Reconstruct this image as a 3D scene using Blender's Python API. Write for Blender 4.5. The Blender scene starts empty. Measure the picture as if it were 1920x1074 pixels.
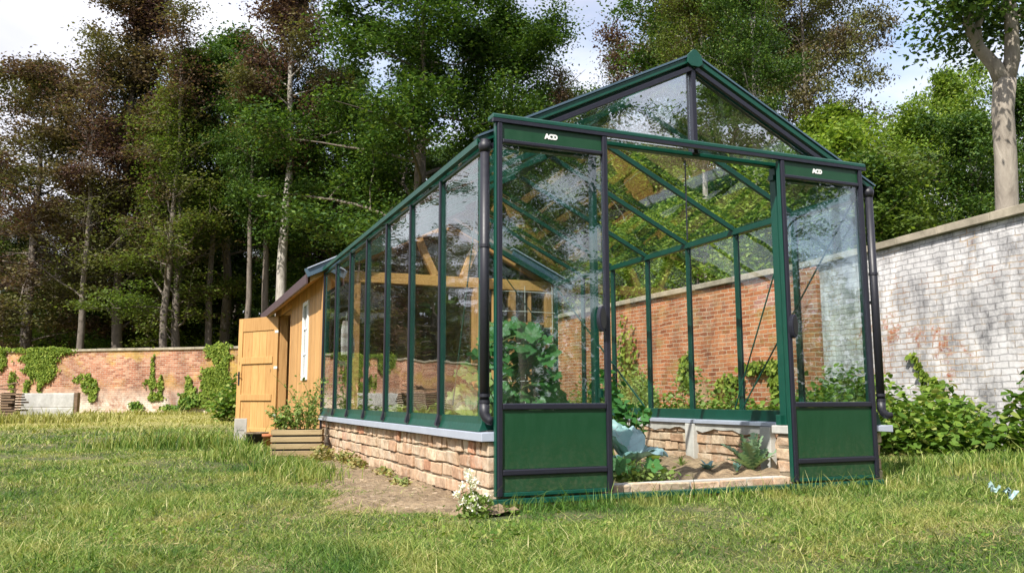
import bpy, bmesh, math, random
import numpy as np
from mathutils import Vector, Matrix
R = math.radians
scene = bpy.context.scene
col = scene.collection

# ------------------------------------------------------------------ camera
cam_d = bpy.data.cameras.new('camera'); cam = bpy.data.objects.new('camera', cam_d); col.objects.link(cam)
cam_d.sensor_width = 36.0; cam_d.lens = 36.0 * 1552.74 / 1920
cam_d.clip_start = 0.05; cam_d.clip_end = 2000
PIT, YAW, ROL = 0.1341, 0.3931, -0.0025
CAM = Vector((-1.6535, -4.4619, 0.5418))
fw = Vector((math.sin(YAW)*math.cos(PIT), math.cos(YAW)*math.cos(PIT), math.sin(PIT)))
rt = Vector((math.cos(YAW), -math.sin(YAW), 0)); up = rt.cross(fw)
rt2 = rt*math.cos(ROL)+up*math.sin(ROL); up2 = up*math.cos(ROL)-rt*math.sin(ROL)
m = Matrix((rt2, up2, -fw)).transposed().to_4x4(); m.translation = CAM
cam.matrix_world = m
scene.camera = cam

# ------------------------------------------------------------------ sky, sun, exposure
SUN_EL = R(47)
SUN_DIR = Vector((-0.80*math.cos(SUN_EL), -0.60*math.cos(SUN_EL), math.sin(SUN_EL))).normalized()   # towards the sun
world = bpy.data.worlds.new('World'); scene.world = world; world.use_nodes = True
wn = world.node_tree; wn.nodes.clear()
def N(nt, t, **kw):
    n = nt.nodes.new(t)
    for k, v in kw.items(): setattr(n, k, v)
    return n
sky = N(wn, 'ShaderNodeTexSky', sky_type='NISHITA', sun_disc=False)
sky.sun_elevation = SUN_EL; sky.sun_rotation = math.atan2(SUN_DIR.x, SUN_DIR.y)
sky.air_density = 1.0; sky.dust_density = 1.5
tc = N(wn, 'ShaderNodeTexCoord'); mp = N(wn, 'ShaderNodeMapping'); mp.inputs['Scale'].default_value = (1.0, 1.0, 2.2)
mp.inputs['Location'].default_value = (3.3, 1.2, 0.4)
ns = N(wn, 'ShaderNodeTexNoise'); ns.inputs['Scale'].default_value = 2.1; ns.inputs['Detail'].default_value = 7; ns.inputs['Roughness'].default_value = .55
rp = N(wn, 'ShaderNodeValToRGB'); rp.color_ramp.elements[0].position = .31; rp.color_ramp.elements[1].position = .53
ns2 = N(wn, 'ShaderNodeTexNoise'); ns2.inputs['Scale'].default_value = 3.4; ns2.inputs['Detail'].default_value = 5
rp2 = N(wn, 'ShaderNodeValToRGB')
rp2.color_ramp.elements[0].position = .3; rp2.color_ramp.elements[0].color = (3.0, 3.05, 3.5, 1)
rp2.color_ramp.elements[1].position = .7; rp2.color_ramp.elements[1].color = (4.7, 4.75, 5.2, 1)
mx = N(wn, 'ShaderNodeMixRGB'); bg = N(wn, 'ShaderNodeBackground'); wo = N(wn, 'ShaderNodeOutputWorld')
bg.inputs['Strength'].default_value = 0.145
L = wn.links.new
L(tc.outputs['Generated'], mp.inputs['Vector']); L(mp.outputs[0], ns.inputs['Vector']); L(mp.outputs[0], ns2.inputs['Vector'])
L(ns.outputs['Fac'], rp.inputs['Fac']); L(ns2.outputs['Fac'], rp2.inputs['Fac'])
L(rp.outputs['Color'], mx.inputs['Fac']); L(sky.outputs[0], mx.inputs['Color1']); L(rp2.outputs['Color'], mx.inputs['Color2'])
L(mx.outputs[0], bg.inputs['Color']); L(bg.outputs[0], wo.inputs['Surface'])
sun_d = bpy.data.lights.new('sun', 'SUN'); sun = bpy.data.objects.new('sun', sun_d); col.objects.link(sun)
sun_d.energy = 4.3; sun_d.angle = R(0.5); sun_d.color = (1.0, .95, .86)
sun.rotation_euler = SUN_DIR.to_track_quat('Z', 'Y').to_euler()
scene.view_settings.view_transform = 'Standard'; scene.view_settings.look = 'None'
scene.view_settings.exposure = 0.95; scene.view_settings.gamma = 1.0
scene.cycles.max_bounces = 12; scene.cycles.transparent_max_bounces = 40
scene.cycles.caustics_reflective = False; scene.cycles.caustics_refractive = False

# ------------------------------------------------------------------ helpers
def tag(o, label=None, cat=None, group=None, kind=None):
    if label: o['label'] = label
    if cat: o['category'] = cat
    if group: o['group'] = group
    if kind: o['kind'] = kind
    return o
def empty(name, loc=(0, 0, 0), rz=0, **kw):
    o = bpy.data.objects.new(name, None); col.objects.link(o); o.location = loc; o.rotation_euler = (0, 0, rz)
    o.empty_display_size = .2
    return tag(o, **kw)
def mesh_obj(name, me, mat, parent=None, world_to=None):
    o = bpy.data.objects.new(name, me); col.objects.link(o)
    if mat: me.materials.append(mat)
    if parent: o.parent = parent
    return o
class MB:
    def __init__(s): s.v = []; s.f = []
    def add(s, vs, fs):
        b = len(s.v); s.v += [tuple(v) for v in vs]; s.f += [tuple(i+b for i in f) for f in fs]; return s
    def box(s, x0, x1, y0, y1, z0, z1, j=0, rng=None):
        vs = [(x, y, z) for z in (z0, z1) for y in (y0, y1) for x in (x0, x1)]
        if j: vs = [tuple(c+rng.uniform(-j, j) for c in v) for v in vs]
        return s.add(vs, [(0, 2, 3, 1), (4, 5, 7, 6), (0, 1, 5, 4), (2, 6, 7, 3), (0, 4, 6, 2), (1, 3, 7, 5)])
    def bar(s, p, q, w, h, upv=(0, 0, 1)):
        p = Vector(p); q = Vector(q); d = (q-p).normalized(); u = Vector(upv)
        a = d.cross(u)
        if a.length < 1e-4: a = d.cross(Vector((1, 0, 0)))
        a.normalize(); b = a.cross(d).normalized()
        vs = []
        for c in (p, q):
            for (i, k) in ((-1, -1), (1, -1), (1, 1), (-1, 1)): vs.append(c+a*i*w/2+b*k*h/2)
        return s.add(vs, [(0, 3, 2, 1), (4, 5, 6, 7), (0, 1, 5, 4), (1, 2, 6, 5), (2, 3, 7, 6), (3, 0, 4, 7)])
    def tube(s, pts, rad, n=8, cap=True):
        pts = [Vector(p) for p in pts]
        if not hasattr(rad, '__len__'): rad = [rad]*len(pts)
        vs = []; fs = []; ref = None
        for i, p in enumerate(pts):
            d = (pts[min(i+1, len(pts)-1)]-pts[max(i-1, 0)]).normalized()
            if ref is None: ref = d.cross(Vector((0.31, .95, .07))).normalized()
            a = (ref-d*ref.dot(d)).normalized(); ref = a; b = d.cross(a)
            for k in range(n):
                t = 2*math.pi*k/n; vs.append(p+(a*math.cos(t)+b*math.sin(t))*rad[i])
        for i in range(len(pts)-1):
            for k in range(n): fs.append((i*n+k, i*n+(k+1) % n, (i+1)*n+(k+1) % n, (i+1)*n+k))
        if cap: fs.append(tuple(range(n-1, -1, -1))); fs.append(tuple((len(pts)-1)*n+k for k in range(n)))
        return s.add(vs, fs)
    def prism(s, poly, axis, a, b):
        n = len(poly)
        def P(u, v, w): return {'X': (w, u, v), 'Y': (u, w, v), 'Z': (u, v, w)}[axis]
        vs = [P(u, v, a) for u, v in poly]+[P(u, v, b) for u, v in poly]
        fs = [tuple(range(n)), tuple(range(2*n-1, n-1, -1))]+[(i, i+n, (i+1) % n+n, (i+1) % n) for i in range(n)]
        return s.add(vs, fs)
    def lathe(s, prof, c=(0, 0, 0), n=16):
        vs = []; fs = []
        for r, z in prof:
            for k in range(n):
                t = 2*math.pi*k/n; vs.append((c[0]+r*math.cos(t), c[1]+r*math.sin(t), c[2]+z))
        for i in range(len(prof)-1):
            for k in range(n): fs.append((i*n+k, i*n+(k+1) % n, (i+1)*n+(k+1) % n, (i+1)*n+k))
        return s.add(vs, fs)
    def build(s, name, mat, parent=None, bevel=0, smooth=False):
        me = bpy.data.meshes.new(name); me.from_pydata(s.v, [], s.f); me.validate()
        bm = bmesh.new(); bm.from_mesh(me); bmesh.ops.recalc_face_normals(bm, faces=bm.faces); bm.to_mesh(me); bm.free()
        if smooth:
            for p in me.polygons: p.use_smooth = True
        o = mesh_obj(name, me, mat, parent)
        if bevel:
            md = o.modifiers.new('bevel', 'BEVEL'); md.width = bevel; md.segments = 2; md.limit_method = 'ANGLE'
        return o

def fast_mesh(name, V, F):
    """V (n,3) array, F (m,k) int array, all faces with k corners"""
    me = bpy.data.meshes.new(name); n = len(V); mF, k = F.shape
    me.vertices.add(n); me.vertices.foreach_set('co', V.astype(np.float32).ravel())
    me.loops.add(mF*k); me.loops.foreach_set('vertex_index', F.astype(np.int32).ravel())
    me.polygons.add(mF); me.polygons.foreach_set('loop_start', np.arange(0, mF*k, k, dtype=np.int32))
    me.polygons.foreach_set('loop_total', np.full(mF, k, dtype=np.int32))
    me.update(calc_edges=True); return me
def unit(a): return a/np.maximum(np.linalg.norm(a, axis=1, keepdims=True), 1e-9)
def leaf_arrays(rs, C, size, flat=.5, aspect=.55, var=.35, six=False, d=None, nrm=None):
    """leaf-shaped faces at the points C; flat biases the leaf normal upwards"""
    n = len(C)
    if nrm is None:
        nrm = rs.normal(size=(n, 3)); nrm = unit(nrm); nrm[:, 2] = np.abs(nrm[:, 2])+flat; nrm = unit(nrm)
    if d is None: d = rs.normal(size=(n, 3))
    d = unit(d-nrm*(d*nrm).sum(1, keepdims=True)); w = np.cross(nrm, d)
    sz = (size*(1+rs.uniform(-var, var, n)))[:, None] if np.isscalar(size) else size[:, None]
    if not six:
        V = np.stack([C-d*sz*.5, C+w*sz*aspect*.5, C+d*sz*.5, C-w*sz*aspect*.5], 1).reshape(-1, 3)
        F = np.arange(n*4).reshape(n, 4); return V, F
    # folded six-corner leaf: two quads along the midrib
    up_ = nrm*sz*.10
    b = C-d*sz*.5; t = C+d*sz*.5-up_; m1 = C-d*sz*.12-up_*.8; m2 = C+d*sz*.2-up_*.4
    l1 = C-d*sz*.18+w*sz*aspect*.5+up_; l2 = C+d*sz*.18+w*sz*aspect*.42+up_*.5
    r1 = C-d*sz*.18-w*sz*aspect*.5+up_; r2 = C+d*sz*.18-w*sz*aspect*.42+up_*.5
    V = np.stack([b, m1, m2, t, l1, l2, r1, r2], 1).reshape(-1, 3)
    q = np.array([[0, 4, 5, 2], [2, 5, 3, 3], [0, 2, 7, 6], [2, 3, 3, 7]])
    q = np.array([[0, 4, 5, 1], [1, 5, 3, 2], [0, 1, 7, 6], [1, 2, 3, 7]])
    F = (np.arange(n)[:, None, None]*8+q[None]).reshape(-1, 4); return V, F
def leaves(name, rs, C, size, mat, parent=None, **kw):
    V, F = leaf_arrays(rs, np.asarray(C, float), size, **kw)
    return mesh_obj(name, fast_mesh(name, V, F), mat, parent)

def vnoise(x, y, sc, seed):
    rs_ = np.random.RandomState(seed); G_ = rs_.uniform(-1, 1, (256, 256)); u = np.asarray(x)*sc+77.3; v = np.asarray(y)*sc+51.7
    i = np.floor(u).astype(int); j = np.floor(v).astype(int); fu = u-i; fv = v-j; fu = fu*fu*(3-2*fu); fv = fv*fv*(3-2*fv)
    g = lambda a, b: G_[a % 256, b % 256]
    return (g(i, j)*(1-fu)+g(i+1, j)*fu)*(1-fv)+(g(i, j+1)*(1-fu)+g(i+1, j+1)*fu)*fv
def fnoise(x, y, sc, seed): return vnoise(x, y, sc, seed)+.5*vnoise(x, y, sc*2.1, seed+1)+.3*vnoise(x, y, sc*4.7, seed+2)
# ------------------------------------------------------------------ materials
def new_mat(name):
    mt = bpy.data.materials.new(name); mt.use_nodes = True; nt = mt.node_tree; nt.nodes.clear()
    out = N(nt, 'ShaderNodeOutputMaterial'); return mt, nt, out
def principled(nt, **kw):
    p = N(nt, 'ShaderNodeBsdfPrincipled')
    for k, v in kw.items(): p.inputs[k.replace('_', ' ')].default_value = v
    return p
def ramp(nt, stops, interp='LINEAR'):
    r = N(nt, 'ShaderNodeValToRGB'); cr = r.color_ramp; cr.interpolation = interp
    while len(cr.elements) < len(stops): cr.elements.new(.5)
    for e, (p, c) in zip(cr.elements, stops): e.position = p; e.color = (*c, 1)
    return r
def noise(nt, vec, scale, detail=4, rough=.55, dist=0):
    n = N(nt, 'ShaderNodeTexNoise'); n.inputs['Scale'].default_value = scale; n.inputs['Detail'].default_value = detail
    n.inputs['Roughness'].default_value = rough; n.inputs['Distortion'].default_value = dist
    if vec is not None: nt.links.new(vec, n.inputs['Vector'])
    return n
def mapping(nt, src, scale=(1, 1, 1), rot=(0, 0, 0), loc=(0, 0, 0)):
    mpn = N(nt, 'ShaderNodeMapping'); mpn.inputs['Scale'].default_value = scale; mpn.inputs['Rotation'].default_value = rot
    mpn.inputs['Location'].default_value = loc; nt.links.new(src, mpn.inputs['Vector']); return mpn.outputs[0]
def mixc(nt, fac, a, b, mode='MIX'):
    x = N(nt, 'ShaderNodeMixRGB', blend_type=mode)
    for s, v in ((0, fac), (1, a), (2, b)):
        if hasattr(v, 'default_value') or hasattr(v, 'is_linked'): nt.links.new(v, x.inputs[s])
        elif isinstance(v, tuple): x.inputs[s].default_value = (*v, 1)
        else: x.inputs[s].default_value = v
    return x.outputs[0]
def mathn(nt, op, a, b=None, clamp=False):
    x = N(nt, 'ShaderNodeMath', operation=op, use_clamp=clamp)
    for i, v in enumerate((a, b)):
        if v is None: continue
        if hasattr(v, 'is_linked'): nt.links.new(v, x.inputs[i])
        else: x.inputs[i].default_value = v
    return x.outputs[0]
def bump(nt, h, strength=.4, dist=.01, normal=None):
    b = N(nt, 'ShaderNodeBump'); b.inputs['Strength'].default_value = strength; b.inputs['Distance'].default_value = dist
    nt.links.new(h, b.inputs['Height'])
    if normal: nt.links.new(normal, b.inputs['Normal'])
    return b.outputs[0]
def objco(nt): return N(nt, 'ShaderNodeTexCoord').outputs['Object']
def worldpos(nt): return N(nt, 'ShaderNodeNewGeometry').outputs['Position']

def mat_paint(name, c, rough=.35, metallic=0.0, var=.12):
    mt, nt, out = new_mat(name); v = objco(nt)
    n = noise(nt, v, 9, 5); cc = mixc(nt, n.outputs['Fac'], tuple(x*(1-var) for x in c), tuple(min(1, x*(1+var)) for x in c))
    p = principled(nt, Roughness=rough, Metallic=metallic); nt.links.new(cc, p.inputs['Base Color'])
    n2 = noise(nt, v, 40, 3); r = mathn(nt, 'MULTIPLY_ADD', n2.outputs['Fac'], .25); r.node.inputs[2].default_value = rough-.1
    nt.links.new(r, p.inputs['Roughness']); nt.links.new(p.outputs[0], out.inputs[0]); return mt
def mat_wood(name, c1, c2, axis='Z', rough=.6, scale=1.0, knots=True, island=True):
    mt, nt, out = new_mat(name); v = objco(nt)
    sc = {'Z': (14, 14, .9), 'X': (.9, 14, 14), 'Y': (14, .9, 14)}[axis]
    geo = N(nt, 'ShaderNodeNewGeometry')
    off = N(nt, 'ShaderNodeCombineXYZ'); rr = mathn(nt, 'MULTIPLY', geo.outputs['Random Per Island'], 37.0)
    for i in range(3): nt.links.new(rr, off.inputs[i])
    va = N(nt, 'ShaderNodeVectorMath', operation='ADD'); nt.links.new(v, va.inputs[0]); nt.links.new(off.outputs[0], va.inputs[1])
    vv = mapping(nt, va.outputs[0], tuple(s*scale for s in sc))
    n = noise(nt, vv, 2.4, 6, .62, 1.2)
    base = ramp(nt, [(.28, c1), (.72, c2)]); nt.links.new(n.outputs['Fac'], base.inputs['Fac'])
    cc = base.outputs[0]
    tone = ramp(nt, [(0, (.78, .74, .70)), (1, (1.12, 1.1, 1.08))]); nt.links.new(geo.outputs['Random Per Island'], tone.inputs['Fac'])
    cc = mixc(nt, 1.0, cc, tone.outputs[0], 'MULTIPLY')
    if knots:
        k = N(nt, 'ShaderNodeTexVoronoi'); k.inputs['Scale'].default_value = 2.3
        kv = mapping(nt, va.outputs[0], {'Z': (3, 3, 1), 'X': (1, 3, 3), 'Y': (3, 1, 3)}[axis]); nt.links.new(kv, k.inputs['Vector'])
        kr = ramp(nt, [(.04, (1, 1, 1)), (.11, (0, 0, 0))]); nt.links.new(k.outputs['Distance'], kr.inputs['Fac'])
        cc = mixc(nt, kr.outputs[0], cc, tuple(x*.42 for x in c1))
    p = principled(nt, Roughness=rough); nt.links.new(cc, p.inputs['Base Color'])
    nt.links.new(bump(nt, n.outputs['Fac'], .25, .003), p.inputs['Normal']); nt.links.new(p.outputs[0], out.inputs[0]); return mt
def mat_glass(name, tint=(.90, .965, .94), f0=.045, dirt_haze=.05):
    mt, nt, out = new_mat(name)
    g = N(nt, 'ShaderNodeNewGeometry'); d = N(nt, 'ShaderNodeVectorMath', operation='DOT_PRODUCT')
    nt.links.new(g.outputs['Incoming'], d.inputs[0]); nt.links.new(g.outputs['Normal'], d.inputs[1])
    c = mathn(nt, 'ABSOLUTE', d.outputs['Value']); o = mathn(nt, 'SUBTRACT', 1.0, c); pw = mathn(nt, 'POWER', o, 5.0)
    fr = mathn(nt, 'MULTIPLY_ADD', pw, 1-f0); fr.node.inputs[2].default_value = f0
    tr = N(nt, 'ShaderNodeBsdfTransparent'); tr.inputs[0].default_value = (*tint, 1)
    gl = N(nt, 'ShaderNodeBsdfGlossy'); gl.inputs['Roughness'].default_value = .0; gl.inputs['Color'].default_value = (1, 1, 1, 1)
    wv = noise(nt, objco(nt), 1.6, 2)
    nt.links.new(bump(nt, wv.outputs['Fac'], .12, .02), gl.inputs['Normal'])
    ms = N(nt, 'ShaderNodeMixShader'); nt.links.new(fr, ms.inputs[0]); nt.links.new(tr.outputs[0], ms.inputs[1]); nt.links.new(gl.outputs[0], ms.inputs[2])
    df = N(nt, 'ShaderNodeBsdfDiffuse'); df.inputs[0].default_value = (.72, .78, .76, 1)
    nd = noise(nt, mapping(nt, objco(nt), (2.5, 2.5, .8)), 2.2, 6, .65, .6)
    dr = ramp(nt, [(.48, (0, 0, 0)), (.85, (dirt_haze, dirt_haze, dirt_haze))]); nt.links.new(nd.outputs['Fac'], dr.inputs['Fac'])
    m2 = N(nt, 'ShaderNodeMixShader'); nt.links.new(dr.outputs[0], m2.inputs[0]); nt.links.new(ms.outputs[0], m2.inputs[1]); nt.links.new(df.outputs[0], m2.inputs[2])
    nt.links.new(m2.outputs[0], out.inputs[0]); return mt
def mat_leaf(name, stops, trans=.35, rough=.5, spec=.3, patch=None, pscale=.5):
    mt, nt, out = new_mat(name); g = N(nt, 'ShaderNodeNewGeometry')
    r = ramp(nt, stops); nt.links.new(g.outputs['Random Per Island'], r.inputs['Fac']); cc = r.outputs[0]
    if patch:
        n = noise(nt, worldpos(nt), pscale, 3); pr = ramp(nt, [(.42, (0, 0, 0)), (.6, (1, 1, 1))]); nt.links.new(n.outputs['Fac'], pr.inputs['Fac'])
        r2 = ramp(nt, patch); nt.links.new(g.outputs['Random Per Island'], r2.inputs['Fac'])
        cc = mixc(nt, pr.outputs[0], cc, r2.outputs[0])
    p = principled(nt, Roughness=rough); p.inputs['Specular IOR Level'].default_value = spec; nt.links.new(cc, p.inputs['Base Color'])
    t = N(nt, 'ShaderNodeBsdfTranslucent'); tcx = mixc(nt, 1.0, cc, (1.5, 1.5, .8), 'MULTIPLY'); nt.links.new(tcx, t.inputs[0])
    ms = N(nt, 'ShaderNodeMixShader'); ms.inputs[0].default_value = trans
    nt.links.new(p.outputs[0], ms.inputs[1]); nt.links.new(t.outputs[0], ms.inputs[2]); nt.links.new(ms.outputs[0], out.inputs[0]); return mt
def mat_bark(name, c1, c2, c3=None, vs=1.0):
    mt, nt, out = new_mat(name); v = mapping(nt, objco(nt), (3, 3, .8*vs))
    n = noise(nt, v, 2.2, 7, .68, .8); st = [(.3, c1), (.62, c2)]
    if c3: st.append((.8, c3))
    r = ramp(nt, st); nt.links.new(n.outputs['Fac'], r.inputs['Fac'])
    p = principled(nt, Roughness=.9); nt.links.new(r.outputs[0], p.inputs['Base Color'])
    nt.links.new(bump(nt, n.outputs['Fac'], .7, .03), p.inputs['Normal']); nt.links.new(p.outputs[0], out.inputs[0]); return mt
def mat_stone(name, c1, c2, scale=6, rough=.85, bs=.3, bd=.01):
    mt, nt, out = new_mat(name); v = objco(nt); n = noise(nt, v, scale, 8, .65); n2 = noise(nt, v, scale*.22, 3)
    r = ramp(nt, [(.3, c1), (.7, c2)]); nt.links.new(n.outputs['Fac'], r.inputs['Fac'])
    r2 = ramp(nt, [(.35, (.72, .72, .7)), (.65, (1.1, 1.1, 1.1))]); nt.links.new(n2.outputs['Fac'], r2.inputs['Fac'])
    p = principled(nt, Roughness=rough); nt.links.new(mixc(nt, 1.0, r.outputs[0], r2.outputs[0], 'MULTIPLY'), p.inputs['Base Color'])
    nt.links.new(bump(nt, n.outputs['Fac'], bs, bd), p.inputs['Normal']); nt.links.new(p.outputs[0], out.inputs[0]); return mt
def mat_brickwall(name, bricks, mortar, bw=.22, bh=.072, white=None, moss=None, whiteband=None, squash=1.0):
    """brick courses along local X and Z; white = (threshold lo, hi, colour a, colour b) is old limewash"""
    mt, nt, out = new_mat(name); o = objco(nt)
    sx = N(nt, 'ShaderNodeSeparateXYZ'); nt.links.new(o, sx.inputs[0]); cb = N(nt, 'ShaderNodeCombineXYZ')
    wob = noise(nt, o, .8, 3)
    wob2 = noise(nt, o, 6.0, 2)
    zz = mathn(nt, 'MULTIPLY_ADD', wob.outputs['Fac'], .10); nt.links.new(sx.outputs['Z'], zz.node.inputs[2])
    zz2 = mathn(nt, 'MULTIPLY_ADD', wob2.outputs['Fac'], .034); nt.links.new(zz, zz2.node.inputs[2])
    xx2 = mathn(nt, 'MULTIPLY_ADD', wob2.outputs['Fac'], .06); nt.links.new(sx.outputs['X'], xx2.node.inputs[2])
    nt.links.new(xx2, cb.inputs[0]); nt.links.new(zz2, cb.inputs[1])
    b = N(nt, 'ShaderNodeTexBrick'); b.inputs['Scale'].default_value = 1.0; b.inputs['Brick Width'].default_value = bw; b.inputs['Row Height'].default_value = bh
    b.inputs['Mortar Size'].default_value = .008; b.inputs['Mortar Smooth'].default_value = .3; b.inputs['Bias'].default_value = 0
    b.inputs['Color1'].default_value = (0, 0, 0, 1); b.inputs['Color2'].default_value = (1, 1, 1, 1); b.inputs['Mortar'].default_value = (.5, .5, .5, 1)
    nt.links.new(cb.outputs[0], b.inputs['Vector'])
    rb = ramp(nt, bricks); nt.links.new(b.outputs['Color'], rb.inputs['Fac'])
    fine = noise(nt, o, 30, 5, .7); big = noise(nt, o, .55, 4, .6)
    c = mixc(nt, .5, rb.outputs[0], mixc(nt, 1.0, rb.outputs[0], ramp_out(nt, fine.outputs['Fac'], [(.3, (.5, .5, .5)), (.7, (1.5, 1.45, 1.4))]), 'MULTIPLY'))
    c = mixc(nt, 1.0, c, ramp_out(nt, big.outputs['Fac'], [(.3, (.78, .74, .72)), (.7, (1.18, 1.15, 1.1))]), 'MULTIPLY')
    mm = noise(nt, o, 2.6, 5, .7); lost = ramp_out(nt, mm.outputs['Fac'], [(.5, (1, 1, 1)), (.68, (.35, .35, .35))])
    mf = mathn(nt, 'MULTIPLY', b.outputs['Fac'], lost)
    c = mixc(nt, mf, c, mortar)
    hgt = mathn(nt, 'SUBTRACT', 1.0, b.outputs['Fac'])
    if moss:
        for lo, hi, mc, msc, z0, z1 in moss:
            mn = noise(nt, mapping(nt, o, (1, 1, 1.6), loc=(msc*7, 0, 3)), msc, 6, .68)
            zr = N(nt, 'ShaderNodeMapRange'); zr.inputs['From Min'].default_value = z0; zr.inputs['From Max'].default_value = z1
            nt.links.new(sx.outputs['Z'], zr.inputs['Value'])
            f = mathn(nt, 'MULTIPLY', ramp_out(nt, mn.outputs['Fac'], [(lo, (0, 0, 0)), (hi, (1, 1, 1))]), zr.outputs[0], True)
            c = mixc(nt, mathn(nt, 'MULTIPLY', f, .75), c, mc)
    if white:
        lo, hi, wa, wb = white
        wn_ = noise(nt, o, 1.1, 9, .72, .3); mort = mathn(nt, 'MULTIPLY_ADD', b.outputs['Fac'], -.10); nt.links.new(wn_.outputs['Fac'], mort.node.inputs[2])
        pit = noise(nt, o, 11, 5, .75); m2_ = mathn(nt, 'MULTIPLY_ADD', pit.outputs['Fac'], -.22); nt.links.new(mort, m2_.node.inputs[2])
        f = ramp_out(nt, m2_, [(lo, (0, 0, 0)), (hi, (1, 1, 1))])
        if whiteband:
            zr = N(nt, 'ShaderNodeMapRange'); zr.inputs['From Min'].default_value = whiteband[0]; zr.inputs['From Max'].default_value = whiteband[1]
            nt.links.new(sx.outputs['Z'], zr.inputs['Value']); f = mathn(nt, 'MULTIPLY', f, zr.outputs[0], True)
        gn = noise(nt, mapping(nt, o, (1, 1, .6)), 2.6, 9, .74); wc = ramp_out(nt, gn.outputs['Fac'], [(.34, wb), (.56, wa)])
        wc = mixc(nt, mathn(nt, 'MULTIPLY', b.outputs['Fac'], .35), wc, tuple(x*.45 for x in wb))
        c = mixc(nt, f, c, wc)
    st = noise(nt, mapping(nt, o, (1, 1, .55), loc=(4, 2, 8)), .9, 8, .7, .5)
    c = mixc(nt, 1.0, c, ramp_out(nt, st.outputs['Fac'], [(.32, (.50, .49, .50)), (.47, (.92, .91, .90)), (.62, (1.22, 1.2, 1.18))]), 'MULTIPLY')
    p = principled(nt, Roughness=.92); nt.links.new(c, p.inputs['Base Color'])
    hh = mathn(nt, 'MULTIPLY_ADD', fine.outputs['Fac'], .35); nt.links.new(hgt, hh.node.inputs[2])
    nt.links.new(bump(nt, hh, 1.0, .018), p.inputs['Normal']); nt.links.new(p.outputs[0], out.inputs[0]); return mt
def ramp_out(nt, src, stops):
    r = ramp(nt, stops); nt.links.new(src, r.inputs['Fac']); return r.outputs[0]

def mat_panel(name, c):
    mt, nt, out = new_mat(name); v = objco(nt); sx = N(nt, 'ShaderNodeSeparateXYZ'); nt.links.new(v, sx.inputs[0])
    n = noise(nt, mapping(nt, v, (3, 3, 1.2)), 4, 8, .7); n2 = noise(nt, v, 45, 4, .7)
    zr = N(nt, 'ShaderNodeMapRange'); zr.inputs['From Min'].default_value = .42; zr.inputs['From Max'].default_value = .06; nt.links.new(sx.outputs['Z'], zr.inputs['Value'])
    f = mathn(nt, 'MULTIPLY', mathn(nt, 'MULTIPLY', zr.outputs[0], ramp_out(nt, n2.outputs['Fac'], [(.45, (.15, .15, .15)), (.75, (1, 1, 1))])), .28, True)
    cc = mixc(nt, f, mixc(nt, n.outputs['Fac'], tuple(x*.8 for x in c), tuple(x*1.25 for x in c)), (.20, .17, .11))
    p = principled(nt, Roughness=.4); nt.links.new(cc, p.inputs['Base Color']); r = ramp_out(nt, n.outputs['Fac'], [(.3, (.3, .3, .3)), (.7, (.5, .5, .5))]); nt.links.new(r, p.inputs['Roughness'])
    nt.links.new(bump(nt, n.outputs['Fac'], .06, .01), p.inputs['Normal']); nt.links.new(p.outputs[0], out.inputs[0]); return mt
M = {}
M['green'] = mat_paint('green_paint', (.004, .056, .037), .36, var=.28)
M['panel'] = mat_panel('green_panel', (.006, .046, .017))
M['black'] = mat_paint('black_paint', (.014, .014, .024), .35)
M['pipe'] = mat_paint('black_pipe', (.014, .014, .022), .45)
M['sill'] = mat_paint('grey_aluminium', (.42, .46, .56), .38, .2)
M['white'] = mat_paint('white_paint', (.78, .78, .76), .5, var=.05)
M['zinc'] = mat_paint('zinc_edge', (.06, .10, .14), .4)
M['plum'] = mat_paint('fascia_stain', (.07, .04, .045), .5)
M['glass'] = mat_glass('greenhouse_glass', (.965, .985, .98), f0=.07, dirt_haze=.006)
M['doorglass'] = mat_glass('door_glass', (.93, .97, .97), f0=.10, dirt_haze=.006)
M['gableglass'] = mat_glass('gable_glass', (.92, .96, .97), f0=.34, dirt_haze=.05)  # stronger pale film: dirt, and also painted haze for the reflected sky
M['darkglass'] = mat_glass('partition_glass', (.55, .60, .56), .10, .03)
M['wood'] = mat_wood('larch_boards', (.38, .20, .065), (.64, .38, .15), 'Z')
M['woodX'] = mat_wood('larch_beam_across', (.50, .265, .075), (.76, .46, .16), 'X')
M['woodD'] = mat_wood('door_boards', (.38, .20, .06), (.56, .34, .13), 'Z')
M['planter'] = mat_wood('weathered_slats', (.22, .16, .08), (.44, .34, .19), 'X')
M['roofing'] = mat_stone('bitumen_roofing', (.10, .085, .07), (.20, .17, .13), 12)
M['concrete'] = mat_stone('concrete', (.36, .35, .33), (.56, .55, .52), 7)
M['mortar'] = mat_stone('rough_mortar', (.16, .12, .08), (.30, .24, .17), 14, bs=.7, bd=.02)
M['coping'] = mat_stone('coping_stone', (.20, .175, .13), (.40, .35, .27), 5, bs=.5, bd=.02)
M['soil'] = mat_stone('dry_soil', (.18, .12, .07), (.42, .31, .19), 16, bs=1.0, bd=.06)
M['clod'] = mat_stone('clods', (.20, .14, .09), (.46, .36, .25), 30)
M['terracotta'] = mat_stone('terracotta', (.40, .14, .06), (.52, .2, .09), 8)
M['blackplastic'] = mat_paint('black_plastic', (.015, .015, .015), .5)
M['wire'] = mat_paint('pale_wire', (.6, .62, .55), .5)
M['log'] = mat_wood('stacked_timber', (.07, .045, .03), (.26, .17, .10), 'X', knots=False)
M['cloth'] = None

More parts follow.
